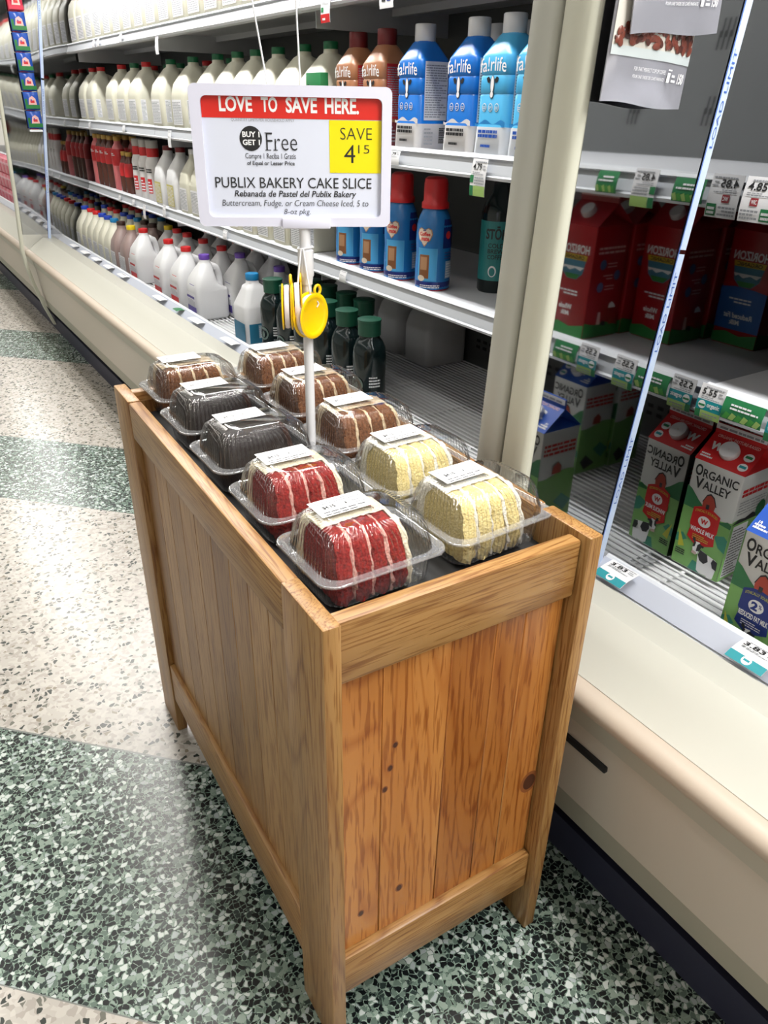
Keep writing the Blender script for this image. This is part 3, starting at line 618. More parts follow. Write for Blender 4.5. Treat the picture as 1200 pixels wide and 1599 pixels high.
def jug_label(hx, hy, h, style):
    m = M(); fr = Frame((-hx, 0, 0), (0, -1, 0), (0, 0, 1))
    c = dict(plain=GREY, red=RED, purple=mat('purple_print', (.07, .045, .26), .4), nutri=GREY, yellow=mat('pale_yellow_print', (.58, .52, .16), .4), blue=NAVY)[style]
    m.rect(fr, -hy*.72, h*.06, hy*.72, h*.42, PAPER if style != 'yellow' else c, .0006)
    if style in ('red', 'purple', 'blue'):
        m.rect(fr, -hy*.70, h*.07, hy*.70, h*.20, c, .0009); m.rect(fr, -hy*.70, h*.33, hy*.5, h*.37, c, .0009)
        m.lines(fr, -hy*.6, h*.21, hy*.6, h*.32, 5, GREY, .0009, 3)
    else: m.lines(fr, -hy*.66, h*.08, hy*.66, h*.40, 14, GREY if style != 'yellow' else PAPER, .0009, 5)
    if style in ('red', 'purple'):    # the slanted shoulder flag seen on the side
        f2 = Frame((0, -hy, 0), (1, 0, 0), (0, 0, 1))
        m.poly(Frame((-hx*.905, 0, h*.535), (0, -1, 0), (.42, 0, .9)), [(-hy*.5, 0), (hy*.72, 0), (hy*.62, h*.11), (-hy*.4, h*.11)], PAPER, .004)
        m.poly(Frame((-hx*.905, 0, h*.535), (0, -1, 0), (.42, 0, .9)), [(-hy*.3, h*.01), (hy*.5, h*.01), (hy*.55, h*.09), (hy*.1, h*.06)], c, .0045)
    if style in ('plain', 'nutri'):
        f2 = Frame((0, -hy, 0), (1, 0, 0), (0, 0, 1)); m.rect(f2, -hx*.80, h*.08, -hx*.52, h*.42, PAPER, .0006); m.lines(f2, -hx*.78, h*.09, -hx*.54, h*.41, 16, GREY, .0009, 8)
        if style == 'nutri': m.rect(f2, -hx*.84, h*.08, -hx*.80, h*.42, RED, .0009)
    return m.mesh('label', False)
def milk_jug(loc, cap, label, group, size='half', body='milk', style='plain', rz=0, name='milk_jug'):
    hx, hy, h = dict(half=(.060, .054, .232), gallon=(.080, .073, .262), mid=(.080, .070, .236), wide=(.0655, .064, .226), deck=(.058, .0535, .221), small=(.047, .047, .215))[size]
    t = thing(name, label, 'milk jug', loc, rz, group)
    bm = dict(milk=milk, white=milkw, choc=choc)[body]
    link('body', cached(('jug', size, body), lambda: jug_body(hx, hy, h, bm)), t)
    if cap: link('cap', cap_mesh(.0205, .018, CAPM[cap], cap), t, (0, 0, h*.945))
    if style: link('label', cached(('jl', size, style), lambda: jug_label(hx, hy, h, style)), t)
    return t
# --- bottom deck, left case
G = 'jugs on the bottom deck'
nm = {'blue': 'white jug with a dark blue cap', 'red': 'white jug with a red cap', 'sky': 'white jug with a bright blue cap', 'brown': 'brown chocolate milk jug with a dark cap', 'yellow': 'jug with a yellow cap', 'purple': 'white half gallon with a purple cap'}
for rname, x, l in (('front row', .76, [(4.125, 'blue'), (3.99, 'red'), (3.875, 'red'), (3.76, 'blue'), (3.65, 'blue'), (3.535, 'sky'), (3.42, 'brown'), (3.255, 'yellow')]),
                    ('second row', .87, [(4.13, 'blue'), (4.0, 'red'), (3.885, 'red'), (3.75, 'blue'), (3.63, 'blue'), (3.515, 'sky'), (3.40, 'brown'), (3.28, 'brown')]),
                    ('third row', .98, [(4.10, 'red'), (3.98, 'red'), (3.86, 'red'), (3.74, 'blue'), (3.62, 'blue'), (3.48, 'sky')])):
    cnt = {}
    for y, c in l:
        cnt[c] = cnt.get(c, 0)+1
        extra = (', '+ORD[cnt[c]-1]+' such') if sum(1 for q in l if q[1] == c) > 1 else ''
        milk_jug((x, y, DECK), c, ('chocolate ' if c == 'yellow' else '')+nm[c]+', far '+rname+' on deck'+extra, 'jugs at the far end of the deck', 'deck', 'choc' if c in ('brown', 'yellow') else 'milk', 'plain')
for rname, x, l in (('front row', .772, [(3.105, 'red', 'red'), (2.757, 'red', 'red'), (2.544, 'red', 'red'), (2.344, 'purple', 'purple')]),
                    ('second row', .905, [(3.15, 'yellow', 'red'), (3.03, 'red', 'red'), (2.898, 'red', 'red'), (2.703, 'red', 'red'), (2.498, 'red', 'red'), (2.314, 'purple', 'purple')]),
                    ('third row', 1.035, [(2.98, 'red', 'red'), (2.83, 'red', 'red'), (2.654, 'red', 'red'), (2.454, 'red', 'red'), (2.288, 'purple', 'purple')])):
    cnt = {}
    for y, c, st in l:
        cnt[c] = cnt.get(c, 0)+1; tot = sum(1 for q in l if q[1] == c)
        extra = (ORD[cnt[c]-1]+' red from the left') if tot > 1 else 'at the row\'s '+('right' if c == 'purple' else 'left')+' end'
        milk_jug((x, y, DECK), c, 'opaque '+nm[c].replace('white half gallon', 'white jug')+', '+rname+', '+extra, 'opaque white half gallons on the deck', 'wide', 'white', st)
t = milk_jug((.93, 2.02, DECK), 'purple', 'white jug with a purple cap half hidden behind the dark green bottles', 'opaque white half gallons on the deck', 'deck', 'white', 'purple')
for k, y in enumerate((1.93, 1.77, 1.60, 1.43)):
    milk_jug((1.20, y, DECK), None if k else 'white', 'shaded white jug behind the dark bottles, '+ORD[k]+' from the left', 'shaded jugs at the back of the deck', 'mid', 'white', None)
# the single square-shouldered bottle with a teal blue cap
t = thing('milk_bottle', 'white square shouldered milk bottle with a teal blue cap at the front of the deck', 'milk bottle', (.765, 1.886, DECK))
rg = [(0, .052), (.006, .056), (.135, .056), (.142, .054), (.190, .034), (.200, .031), (.208, .022), (.222, .021)]
link('body', M().loft([rr_ring(a, a, min(.02, a*.95), z, 0, 0, 4) for z, a in rg], milkw).mesh('body', True, 50), t)
link('cap', cap_mesh(.0225, .021, CAPM['sky'], 'sky'), t, (0, 0, .219))
m = M(); f1 = Frame((0, -.056, 0), (1, 0, 0), (0, 0, 1)); m.rect(f1, -.045, .02, .012, .085, mat('teal_label', (.02, .16, .27), .4), .0006); m.rect(f1, -.012, .035, .010, .080, mat('pale_blue_label', (.30, .45, .55), .4), .0009); m.lines(f1, -.010, .038, .009, .078, 6, WHT, .0012)
f1 = Frame((-.056, 0, 0), (0, -1, 0), (0, 0, 1)); m.rect(f1, -.045, .02, .045, .085, mat('teal_label'), .0006)
link('label', m.mesh('label', False), t)
# dark coffee bottles with green caps
coffee = mat('dark_coffee_bottle', (.004, .011, .012), .14); emb = mat('emblem_grey_green', (.14, .20, .18), .4)
def coffee_body():
    return M().lathe([(r*1.28, z*1.28) for r, z in [(.030, 0), (.034, .004), (.035, .02), (.0345, .060), (.0335, .075), (.0345, .092), (.035, .125), (.033, .140), (.027, .153), (.0215, .160), (.0205, .166)]], coffee, 28).mesh('body', True, 45)
def coffee_label():
    m = M(); c = CylFrame(.0452, R(255), 0); m.lines(c, -.014, .080, .018, .112, 4, PAPER, .0004, 3, .55); m.lines(c, -.014, .036, .018, .072, 7, GREY, .0004, 6, .4)
    c = CylFrame(.0452, R(190), 0); m.disc(c, 0, .085, .021, .021, emb, .0004); m.disc(c, 0, .085, .015, .015, coffee, .0006); m.disc(c, 0, .082, .006, .011, emb, .0008)
    return m.mesh('label', False)
k = 0
for row, x, l in (('front row', .762, (1.718, 1.60, 1.484, 1.368, 1.253, 1.137)), ('back row', .867, (1.645, 1.55, 1.435, 1.335))):
    for j, y in enumerate(l):
        t = thing('coffee_bottle', 'dark coffee bottle with green cap, '+row+', '+ORD[len(l)-1-j]+' from the right', 'bottle', (x, y, DECK), 0, 'dark coffee bottles on the deck')
        link('body', cached('cofb', coffee_body), t); link('cap', cached('cofc', lambda: M().lathe([(.0300, 0), (.0305, .036), (.0315, .0365), (.0315, .0405), (.029, .0415), (.001, .0415)], CAPM['darkgreen'], 28, 0, 0, True, False).mesh('cap', True, 40)), t, (0, 0, .211))
        link('label', cached('cofl', coffee_label), t)
# --- shelf two of the left case
def lathe_bottle(name, label, cat, group, loc, prof, bodym, capspec, bands=(), rz=0, extra=None):
    t = thing(name, label, cat, loc, rz, group); key = name+str(prof[0])+bodym.name+str([b[3].name for b in bands])
    def mk():
        m = M(); pts = list(prof)
        m.lathe(pts, bodym, 24)
        return m.mesh('body', True, 45)
    link('body', cached(key, mk), t)
    r, h, cm, z = capspec; link('cap', cap_mesh(r, h, CAPM[cm], cm), t, (0, 0, z))
    if bands:
        def mb():
            m = M()
            for z0, z1, rad, bmn in bands:
                def ra(z):
                    for (r0, a0), (r1, a1) in zip(prof[:-1], prof[1:]):
                        if a0 <= z <= a1: return r0+(r1-r0)*(z-a0)/(a1-a0)+.0007
                m.lathe([(ra(z), z) for z in sorted([z0, z1]+[q[1] for q in prof if z0 < q[1] < z1])], bmn, 24, 0, 0, False, False)
            return m.mesh('label', True, 60)
        link('label', cached(key+'l', mb), t)
    if extra: link('lettering', cached(key+'x', extra), t)
    return t
brn = mat('brown_drink', (.10, .028, .018), .25); pnk = mat('pink_drink', (.62, .16, .17), .35); redl = mat('red_sleeve', (.50, .018, .022), .35); wsl = mat('white_sleeve', (.68, .66, .66), .4)
def shake_print():
    m = M(); c = CylFrame(.0362, R(200), 0); m.lines(c, -.012, .16, .014, .175, 2, PAPER, .0008, 3, .6); return m.mesh('lettering', False)
def sport_print():
    m = M(); c = CylFrame(.0372, R(205), 0); m.lines(c, -.016, .120, .018, .140, 2, BLK, .0008, 4, .6); m.rect(c, -.012, .035, .014, .095, RED, .0008, 4, 1); m.lines(c, -.010, .040, .012, .09, 4, PAPER, .0012, 6, .5); return m.mesh('lettering', False)
TALL = [(.032, 0), (.0355, .005), (.0355, .15), (.034, .175), (.026, .200), (.0165, .215), (.0160, .228)]
for k, (y, low) in enumerate(((4.12, pnk), (4.03, brn), (3.94, brn), (3.84, brn), (3.715, pnk))):
    lathe_bottle('flavored_milk_bottle', ('pink' if low == pnk else 'brown')+' milk bottle in a red sleeve with a gold cap, '+ORD[k]+' from the far end', 'bottle', 'red sleeved bottles on the shelf', (.875, y, S2), TALL, low, (.0175, .02, 'gold', .226), ((.115, .19, (.0362, .0305), redl),), 0, shake_print)
    if k: lathe_bottle('flavored_milk_bottle', 'shaded bottle in the back row behind the '+ORD[k]+' red sleeved bottle', 'bottle', 'red sleeved bottles on the shelf', (.955, y, S2), TALL, low, (.0175, .02, 'gold', .226), ((.115, .19, (.0362, .0305), redl),), 0, shake_print)
SHORT = [(.028, 0), (.031, .005), (.031, .10), (.029, .12), (.020, .148), (.015, .158), (.0148, .168)]
for k, y in enumerate((3.60, 3.52)):
    lathe_bottle('small_milk_bottle', 'short brown bottle in a red sleeve with a gold cap, '+('left' if not k else 'right')+' of the short pair', 'bottle', 'short brown bottles on the shelf', (.87, y, S2), SHORT, brn, (.0165, .018, 'gold', .166), ((.075, .135, (.0316, .0262), redl),))
SPORT = [(.033, 0), (.0365, .005), (.0365, .10), (.034, .13), (.0365, .15), (.034, .165), (.026, .185), (.024, .19)]
for k, y in enumerate((3.36, 3.255, 3.15)):
    t = lathe_bottle('shake_bottle', 'white shake bottle with red neck and grey cap, '+ORD[k]+' of three from the left', 'bottle', 'white shake bottles on the shelf', (.872, y, S2), SPORT, wsl, (.027, .032, 'grey', .218), (), 0, sport_print)
    link('neck_band', cached('sportneck', lambda: M().lathe([(.0262, .183), (.0272, .188), (.0272, .219)], redl, 24, 0, 0, False, False).mesh('neck_band')), t)
for k, y in enumerate((2.97, 2.81)):
    milk_jug((.882, y, S2), 'maroon', 'white jug with dark red cap and yellow label, '+('left' if not k else 'right')+' one beside the sign', 'yellow labelled jugs on the shelf', 'half', 'white', 'yellow')
for k in range(9):
    y = 2.66-.125*k
    milk_jug((.885, y, S2), 'white', 'pale jug on the lower shelf behind the sale sign, '+ORD[k]+' from the left', 'pale jugs behind the sale sign', 'half', 'milk', 'plain')
# coffee creamer bottles
cblue = mat('creamer_blue', (.015, .16, .45), .25); cdark = mat('creamer_navy', (.010, .022, .15), .25); skyb = mat('creamer_sky', (.06, .33, .62), .3); heart = mat('heart_cream', (.70, .60, .48), .35); ice = mat('iced_coffee_brown', (.20, .075, .025), .35); ice2 = mat('iced_coffee_tan', (.38, .20, .10), .35)
def crad(z):
    pts = [(0, .040), (.006, .0435), (.055, .0435), (.085, .042), (.115, .0435), (.15, .042), (.17, .036), (.185, .0285), (.2, .026)]
    for (a, ra), (b, rb) in zip(pts[:-1], pts[1:]):
        if a <= z <= b: return ra+(rb-ra)*(z-a)/(b-a)
    return .026
def creamer_body(): return M().lathe([(crad(k*.005), k*.005) for k in range(39)], cblue, 32).mesh('body', True, 50)
def creamer_print():
    m = M(); c = CylFrame(crad, R(218), 0)
    m.rect(c, -.13, .003, .13, .022, cdark, .0004, 40, 2); m.lines(c, -.02, .008, .03, .017, 2, PAPER, .0010, 4, .5)
    m.rect(c, -.13, .0005, .13, .003, RED, .0006, 40, 1)
    m.rect(c, .035, .10, .13, .165, cdark, .0004, 20, 6); m.disc(c, .050, .13, .008, .009, RED, .0010)
    m.rect(c, -.03, .024, .022, .10, skyb, .0003, 10, 6)
    hp = [(0, -.022), (.014, -.008), (.0185, .004), (.016, .013), (.009, .0165), (.0, .012), (-.009, .0165), (-.016, .013), (-.0185, .004), (-.014, -.008)]
    def fan(pts, cu, cv, mm, h, s=1.0): m.add([c(cu, cv, h)]+[c(cu+u*s, cv+v*s, h) for u, v in pts], [[0, j+1, (j+1) % len(pts)+1] for j in range(len(pts))], mm)
    fan(hp, -.012, .128, ice2, .0008, 1.12); fan(hp, -.012, .128, heart, .0011)
    m.text(c, 'Coffee', -.025, .128, .003, .137, RED, .0015, .03); m.text(c, 'mate', -.020, .117, .000, .126, RED, .0015, .03); m.rect(c, -.016, .139, -.008, .141, NAVY, .0014)
    m.rect(c, -.024, .030, .002, .085, ice, .0006, 5, 5); m.rect(c, -.021, .050, -.003, .080, ice2, .0009, 5, 3); m.disc(c, -.018, .030, .010, .007, heart, .0010)
    m.rect(c, .045, .030, .078, .070, mat('label_pale_blue', (.35, .47, .62), .4), .0006, 6, 2); m.lines(c, .047, .033, .076, .068, 6, PAPER, .0010, 9); m.lines(c, .04, .075, .085, .095, 3, NAVY, .0010, 2)
    return m.mesh('label', False)
for k, y in enumerate((1.425, 1.295, 1.172, 1.030)):
    t = thing('creamer_bottle', ('blue creamer bottle with a big red cap, '+ORD[3-k]+' from the right') if k != 3 else 'blue creamer bottle with a big red cap, nearest the empty shelf end', 'bottle', (.878, y, S2), 0, 'coffee creamers on the shelf')
    link('body', cached('crb', creamer_body), t); link('label', cached('crl', creamer_print), t)
    link('cap', cached('crc', lambda: M().lathe([(.0325, 0), (.0325, .012), (.0285, .016), (.0285, .052), (.0265, .064), (.020, .0685), (.001, .0695)], CAPM['red'], 28, 0, 0, True, False).mesh('cap', True, 45)), t, (0, 0, .187))
t = thing('coffee_bottle', 'tall black cold brew bottle with a teal label on the creamer shelf', 'bottle', (1.00, .935, S2))
link('body', M().lathe([(.040, 0), (.043, .005), (.043, .18), (.038, .20), (.022, .225), (.019, .25)], coffee, 28).mesh('body', True, 45), t)
link('cap', cap_mesh(.021, .024, CAPM['black'], 'black'), t, (0, 0, .248))
m = M(); c = CylFrame(.0432, R(228), 0); tl = mat('cold_brew_teal', (.02, .20, .20), .4)
m.rect(c, -.06, .03, .06, .165, tl, .0004, 14, 1); m.text(c, 'STŌK', -.030, .125, .024, .155, BLK, .0010, .03)
m.text(c, 'COLD', -.022, .106, .016, .116, BLK, .0010, .01); m.text(c, 'BREW', -.022, .093, .016, .103, BLK, .0010, .01); m.text(c, 'COFFEE', -.022, .080, .020, .090, BLK, .0010, .01); m.disc(c, -.008, .052, .010, .013, PAPER, .0010); m.disc(c, -.008, .051, .007, .010, tl, .0014)
link('label', m.mesh('label', False), t)
# --- shelf one of the left case
G = 'jugs on the middle shelf'
ys = [4.10, 3.94]
for k, y in enumerate(ys): milk_jug((.905, y, S1), 'red', 'red capped cream milk jug on the middle shelf, '+ORD[k]+' from the far end', G, 'mid', 'milk', 'plain')
gy = [3.40, 2.93, 2.68, 2.42, 2.245, 2.10, 1.93, 1.745, 1.60]
for k, y in enumerate((3.57, 3.37, 3.20, 2.88, 2.63, 2.385, 2.21, 2.06, 1.90, 1.73, 1.575)):
    milk_jug((.905, y, S1), 'green' if k not in (0, 2) else 'red', 'cream milk jug with a '+('green' if k not in (0, 2) else 'red')+' cap on the middle shelf, '+ORD[10-k]+' from caramel bottles', G, 'mid', 'milk', 'plain')
    if k < 6: milk_jug((1.05, y-.02, S1), 'green' if k % 3 else 'red', 'shaded jug in the back row of the middle shelf, '+ORD[k]+' from the far end', G, 'mid', 'milk', None)
t = thing('shelf_sign', 'small green folded card standing in front of the green capped jugs', 'card', (.832, 1.545, S1))
m = M().box((-.006, -.052, .085), (.018, .03, .165), DKG, .001).box((.004, -.004, 0), (.008, .004, .085), WHITE_METAL); link('card', m.mesh('card'), t)
fr_ = Frame((-.006, 0, 0), (0, -1, 0), (0, 0, 1)); m = M(); m.text(fr_, '1', .004, .098, .010, .112, WHT, .0005, .03); m.rect(fr_, -.02, .13, -.012, .138, BLK, .0005); link('printed_marks', m.mesh('printed_marks', False), t)
# ultra-filtered milk bottles
def uf_mats(c, base):
    return dict(blue=mat('bottle_blue', (.008, .15, .55), .25), sky=mat('bottle_sky_blue', (.07, .40, .70), .25), brown=mat('bottle_caramel', (.36, .155, .075), .28))[c], dict(blue=wsl, sky=mat('white_sleeve_bright', (.72, .75, .80), .4), brown=mat('maroon_sleeve', (.17, .02, .028), .35))[c]
def uf_body(c):
    a, b = uf_mats(c, 0); m = M(); h = .049
    m.loft([rr_ring(q, q, .016, z, 0, 0, 5) for z, q in ((0, h-.002), (.003, h+.001), (.055, h-.001))], b)
    m.loft([rr_ring(q, q, min(r, q*.97), z, 0, 0, 5) for z, q, r in ((.055, h-.001, .016), (.062, h-.003, .016), (.110, h-.003, .016), (.113, h-.0045, .016), (.116, h-.003, .016), (.143, h-.003, .016), (.146, h-.0045, .016), (.149, h-.003, .016), (.178, h-.003, .016), (.184, h-.006, .017), (.214, .026, .02), (.218, .0225, .02))], a)
    return m.mesh('body', True, 50)
def uf_print(c):
    m = M(); fr = Frame((-.0462, 0, 0), (0, -1, 0), (0, 0, 1)); wm = WHT
    m.text(fr, 'fa!rlife', -.040, .150, .038, .174, wm, .0006, .004, 0, .003)
    m.disc(fr, 0, .129, .0065, .0165, BLK, .0006); m.disc(fr, 0, .130, .0048, .0145, WHT, .0010); m.disc(fr, 0, .113, .0062, .0072, BLK, .0007); m.disc(fr, 0, .1125, .0046, .0055, WHT, .0012)
    for s in (-1, 1): m.poly(fr, [(s*.006, .138), (s*.012, .144), (s*.0185, .141), (s*.015, .134), (s*.009, .132)][::s], BLK, .0007)
    for k in range(3): m.disc(fr, -.020+k*.019, .090, .0065, .0075, WHT, .0006); m.disc(fr, -.020+k*.019, .090, .0052, .006, uf_mats(c, 0)[0], .0009); m.lines(fr, -.024+k*.019, .087, -.016+k*.019, .093, 2, WHT, .0012, k)
    if c != 'brown':
        wave = [(-.046, .0555), (.046, .0555)]+[(.046-.092*j/16, .064+.004*math.sin(j*.75)) for j in range(17)]
        m.poly(fr, wave, mat('sleeve_wave', (.02, .22, .55), .3) if c == 'sky' else wsl, .0004)
    f0 = Frame((-.0488, 0, 0), (0, -1, 0), (0, 0, 1)); dk = BLK if c == 'blue' else (BLUE if c == 'sky' else WHT)
    m.lines(f0, -.030, .036, .030, .052, 2, dk, .0016, 2, .7); m.lines(f0, -.020, .018, .010, .026, 1, dk, .0016, 4, .6)
    f2 = Frame((0, -.0462, 0), (1, 0, 0), (0, 0, 1)); m.rect(f2, -.030, .062, .034, .178, PAPER if c != 'brown' else redl, .0006); m.lines(f2, -.028, .068, .032, .174, 22, GREY, .0010, 7)
    f3 = Frame((0, -.0488, 0), (1, 0, 0), (0, 0, 1)); m.lines(f3, -.03, .012, -.005, .05, 5, GREY, .0014, 3); m.lines(f3, .012, .015, .03, .048, 9, BLK, .0014, 5, .6)
    return m.mesh('label', False)
for k, (x, y, c, lab) in enumerate(((.884, 1.395, 'brown', 'caramel brown milk bottle with a maroon cap, left of the brown pair'), (.884, 1.262, 'brown', 'caramel brown milk bottle with a maroon cap, right of the brown pair'),
        (.884, 1.105, 'blue', 'deep blue milk bottle with a white cap standing apart beside the brown pair'), (1.0, .985, 'blue', 'deep blue milk bottle set back in the shade between the blue ones'),
        (.884, .915, 'blue', 'deep blue milk bottle touching the pale blue one'), (1.0, .885, 'blue', 'deep blue bottle hidden behind the deep and pale blue pair'), (.884, .806, 'sky', 'pale sky blue milk bottle beside the deep blue one'), (.884, .70, 'sky', 'pale sky blue milk bottle half hidden by the grey case frame'))):
    t = thing('milk_bottle', lab, 'milk bottle', (x, y, S1), 0, 'ultra filtered milk bottles on the middle shelf')
    link('body', cached('ufb'+c, lambda: uf_body(c)), t); link('label', cached('ufl'+c, lambda: uf_print(c)), t)
    link('cap', cap_mesh(.0235, .034, CAPM['maroon' if c == 'brown' else 'white'], 'uf'+c), t, (0, 0, .217))
# --- top shelf of the left case
for k in range(18):
    y = 4.10-.155*k
    milk_jug((.915, y, S0), 'red' if k > 9 else 'white', 'large cream milk jug on the top shelf, '+ORD[k]+' from the far end', 'jugs on the top shelf', 'gallon', 'milk', 'nutri' if k > 6 else 'plain')

# --- gable top cartons
ovg, ovd, ovy = mat('meadow_green', (.20, .42, .12), .4), mat('hill_green', (.03, .16, .06), .4), mat('meadow_yellow', (.50, .50, .05), .4); barn = mat('barn_red', (.38, .05, .03), .4); cartw = mat('carton_white', (.62, .62, .61), .4); cowb = mat('cow_black', (.02, .02, .024), .45)
CW, CH, CG = .0475, .209, .040
def carton_body(top, side, h=CH):
    m = M(); a = CW
    m.loft([rr_ring(a-.001, a-.001, .004, 0, 0, 0, 2), rr_ring(a, a, .004, .002, 0, 0, 2), rr_ring(a, a, .004, h, 0, 0, 2)], side, True, False)
    B = [Vector((-a, -a, h)), Vector((a, -a, h)), Vector((a, a, h)), Vector((-a, a, h))]; r0, r1 = Vector((0, -a, h+CG)), Vector((0, a, h+CG)); i0, i1 = Vector((0, -a+.026, h+.022)), Vector((0, a-.026, h+.022))
    m.add([*B, r0, r1, i0, i1], [[0, 4, 5, 3], [2, 5, 4, 1], [0, 1, 6], [0, 6, 4], [1, 4, 6], [2, 3, 7], [3, 5, 7], [2, 7, 5]], top)
    m.box((-.0022, -a, h+CG-.001), (.0022, a, h+CG+.017), top, .0006, 1)
    return m.mesh('body', True, 30)
def hill(n, a, b, base, ph=0): return [(-CW+2*CW*j/n, base+a*math.sin(j*b+ph)) for j in range(n+1)]
def cow(m, fr, u, v, s):
    def P(pts, mm, h): m.poly(fr, [(u+x*s, v+y*s) for x, y in pts], mm, h)
    P([(.30, .05), (.42, -.02), (.95, .0), (1.0, .45), (.92, .72), (.55, .80), (.34, .86), (.22, .70)], WHT, .0010)           # body
    P([(.30, .05), (.42, .05), (.44, .42), (.28, .42)], WHT, .0012); P([(.72, -.06), (.92, -.02), (.94, .3), (.74, .3)], WHT, .0012)
    P([(.30, .86), (.58, .80), (.66, .55), (.52, .40), (.34, .46), (.24, .66)], cowb, .0014); P([(.82, .74), (1.0, .68), (1.02, .36), (.86, .40), (.78, .58)], cowb, .0014)
    P([(.04, .62), (.20, .66), (.30, .96), (.22, 1.12), (.06, 1.10), (-.02, .84)], WHT, .0016)                                   # head
    P([(.14, .74), (.27, .80), (.31, .98), (.24, 1.10), (.15, 1.0)], cowb, .0018); P([(-.02, .86), (.06, .90), (.08, 1.08), (.0, 1.06)], cowb, .0018)
    P([(-.06, 1.10), (.06, 1.06), (.02, 1.22), (-.08, 1.24)], cowb, .0019); P([(.24, 1.06), (.40, 1.04), (.38, .96), (.28, .96)], cowb, .0019)
    P([(-.02, .62), (.16, .60), (.18, .70), (.0, .74)], mat('cow_muzzle', (.55, .40, .36), .5), .0019)
def ov_print(kind):
    c = RED if kind == 'whole' else NAVY; m = M(); fr = Frame((-CW, 0, 0), (0, -1, 0), (0, 0, 1)); a = CW
    gp = [(a, .002), ]+[(x, z) for x, z in hill(14, .006, .35, .122, 1.2)][::-1]+[(-a, .002)]
    gp = [(-a+.0005, .002), (a-.0005, .002)]+[(x, z) for x, z in hill(14, .006, .35, .122, 1.2)][::-1]
    m.poly(fr, gp, ovg, .0003)
    m.poly(fr, [(-a, .118), (-a, .158), (-.038, .153), (-.022, .138), (-.006, .126), (.0, .118)], ovd, .0004); m.poly(fr, [(.006, .112), (.016, .117), (.028, .114), (.040, .120), (a, .116), (a, .108)], ovd, .0004)
    m.poly(fr, [(-a, .060), (-.036, .066), (-.026, .056), (-.040, .046), (-a, .044)], mat('teal_meadow', (.04, .24, .16), .4), .0005); m.poly(fr, [(.022, .085), (.040, .092), (a, .086), (a, .060), (.034, .066)], mat('teal_meadow'), .0005)
    m.poly(fr, [(-.044, .070), (-.036, .056), (-.028, .040), (-.040, .036)], ovy, .0006); m.poly(fr, [(-.012, .002), (-.006, .022), (.010, .020), (.014, .002)], mat('teal_meadow'), .0006)
    fb, fn, fs = (Frame((-CW, 0, dz), (0, -1, 0), (0, 0, 1)) for dz in (.014, .008, .024))
    # barn
    m.poly(fb, [(-.012, .113), (.010, .110), (.012, .124), (.006, .137), (-.001, .141), (-.008, .137), (-.013, .126)], barn, .0008); m.poly(fb, [(-.014, .124), (-.008, .139), (-.001, .1435), (.007, .1385), (.014, .123), (.0125, .1225), (.006, .136), (-.001, .1405), (-.0075, .1365), (-.0125, .1235)], cowb, .0010); m.rect(fb, -.005, .113, .001, .122, cowb, .0011)
    # lettering of the name
    m.text(fn, 'O', -.040, .173, -.026, .194, BLK, .0007, .03); m.text(fn, 'RGANIC', -.0245, .173, .042, .189, BLK, .0007, .02); m.text(fn, 'V', -.036, .150, -.020, .171, BLK, .0007, .03); m.text(fn, 'ALLEY', -.020, .152, .032, .168, BLK, .0007, .02)
    # shield
    sh = [(-.027, .040), (-.005, .026), (.026, .040), (.0235, .060), (.0265, .066), (.0255, .098), (.012, .104), (-.001, .106), (-.014, .104), (-.0265, .098), (-.0275, .066), (-.0245, .060)]
    m.poly(fs, sh, c, .0009); m.text(fs, 'ETHICALLY SOURCED', -.022, .091, .021, .096, ovy, .0013, .01, 0, .004)
    m.disc(fs, -.001, .078, .012, .0105, WHT, .0013)
    if kind == 'whole': m.text(fs, 'W', -.008, .073, .006, .083, RED, .0016, .05); m.text(fs, 'WHOLE MILK', -.024, .054, .023, .063, WHT, .0013, .03)
    else: m.text(fs, '2', -.009, .071, .002, .085, NAVY, .0016, .05); m.text(fs, '%', .003, .077, .008, .084, NAVY, .0016, .02); m.text(fs, 'REDUCED FAT MILK', -.024, .054, .023, .063, WHT, .0013, .03)
    m.lines(fs, -.017, .040, .015, .051, 3, ovy if kind == 'whole' else WHT, .0013, 3, .4)
    cow(m, fr, -.010, .004, .051)
    m.lines(fr, -.043, .022, -.024, .034, 3, BLK, .0010, 11, .7)
    # right side (-y): white top with red lines, nutrition table
    f2 = Frame((0, -CW, 0), (1, 0, 0), (0, 0, 1))
    m.poly(f2, [(-a+.0005, .002), (a-.0005, .002)]+hill(14, .004, .5, .120, .4)[::-1], ovg, .0003); m.poly(f2, [(-a, .116), (-.03, .124), (-.01, .122), (.01, .128), (.03, .120), (a, .126), (a, .116)], cowb, .0005)
    m.lines(f2, -.040, .168, .042, .184, 2, RED, .0006, 2, .7); m.lines(f2, -.040, .134, .040, .162, 5, GREY, .0006, 4, .3)
    m.rect(f2, -.040, .008, .004, .112, PAPER, .0006); m.lines(f2, -.038, .012, .002, .108, 16, BLK, .0010, 3, .35); m.lines(f2, .008, .05, .040, .105, 10, ovd, .0010, 8, .35); m.disc(f2, .032, .13, .014, .016, ovd, .0008)
    # left side (+y)
    f3 = Frame((0, CW, 0), (-1, 0, 0), (0, 0, 1))
    m.poly(f3, [(-a+.0005, .002), (a-.0005, .002)]+hill(14, .006, .35, .116, .4)[::-1], ovg, .0003); m.lines(f3, -.040, .160, .042, .186, 3, RED, .0006, 2, .6); m.poly(f3, [(-.01, .118), (.014, .118), (.012, .134), (.0, .142), (-.01, .132)], barn, .0008)
    m.poly(f3, [(-a, .05), (-.02, .07), (.0, .055), (-.03, .03)], mat('teal_meadow'), .0006); m.poly(f3, [(-.01, .02), (.02, .045), (.035, .03), (.02, .008)], cowb, .0006)
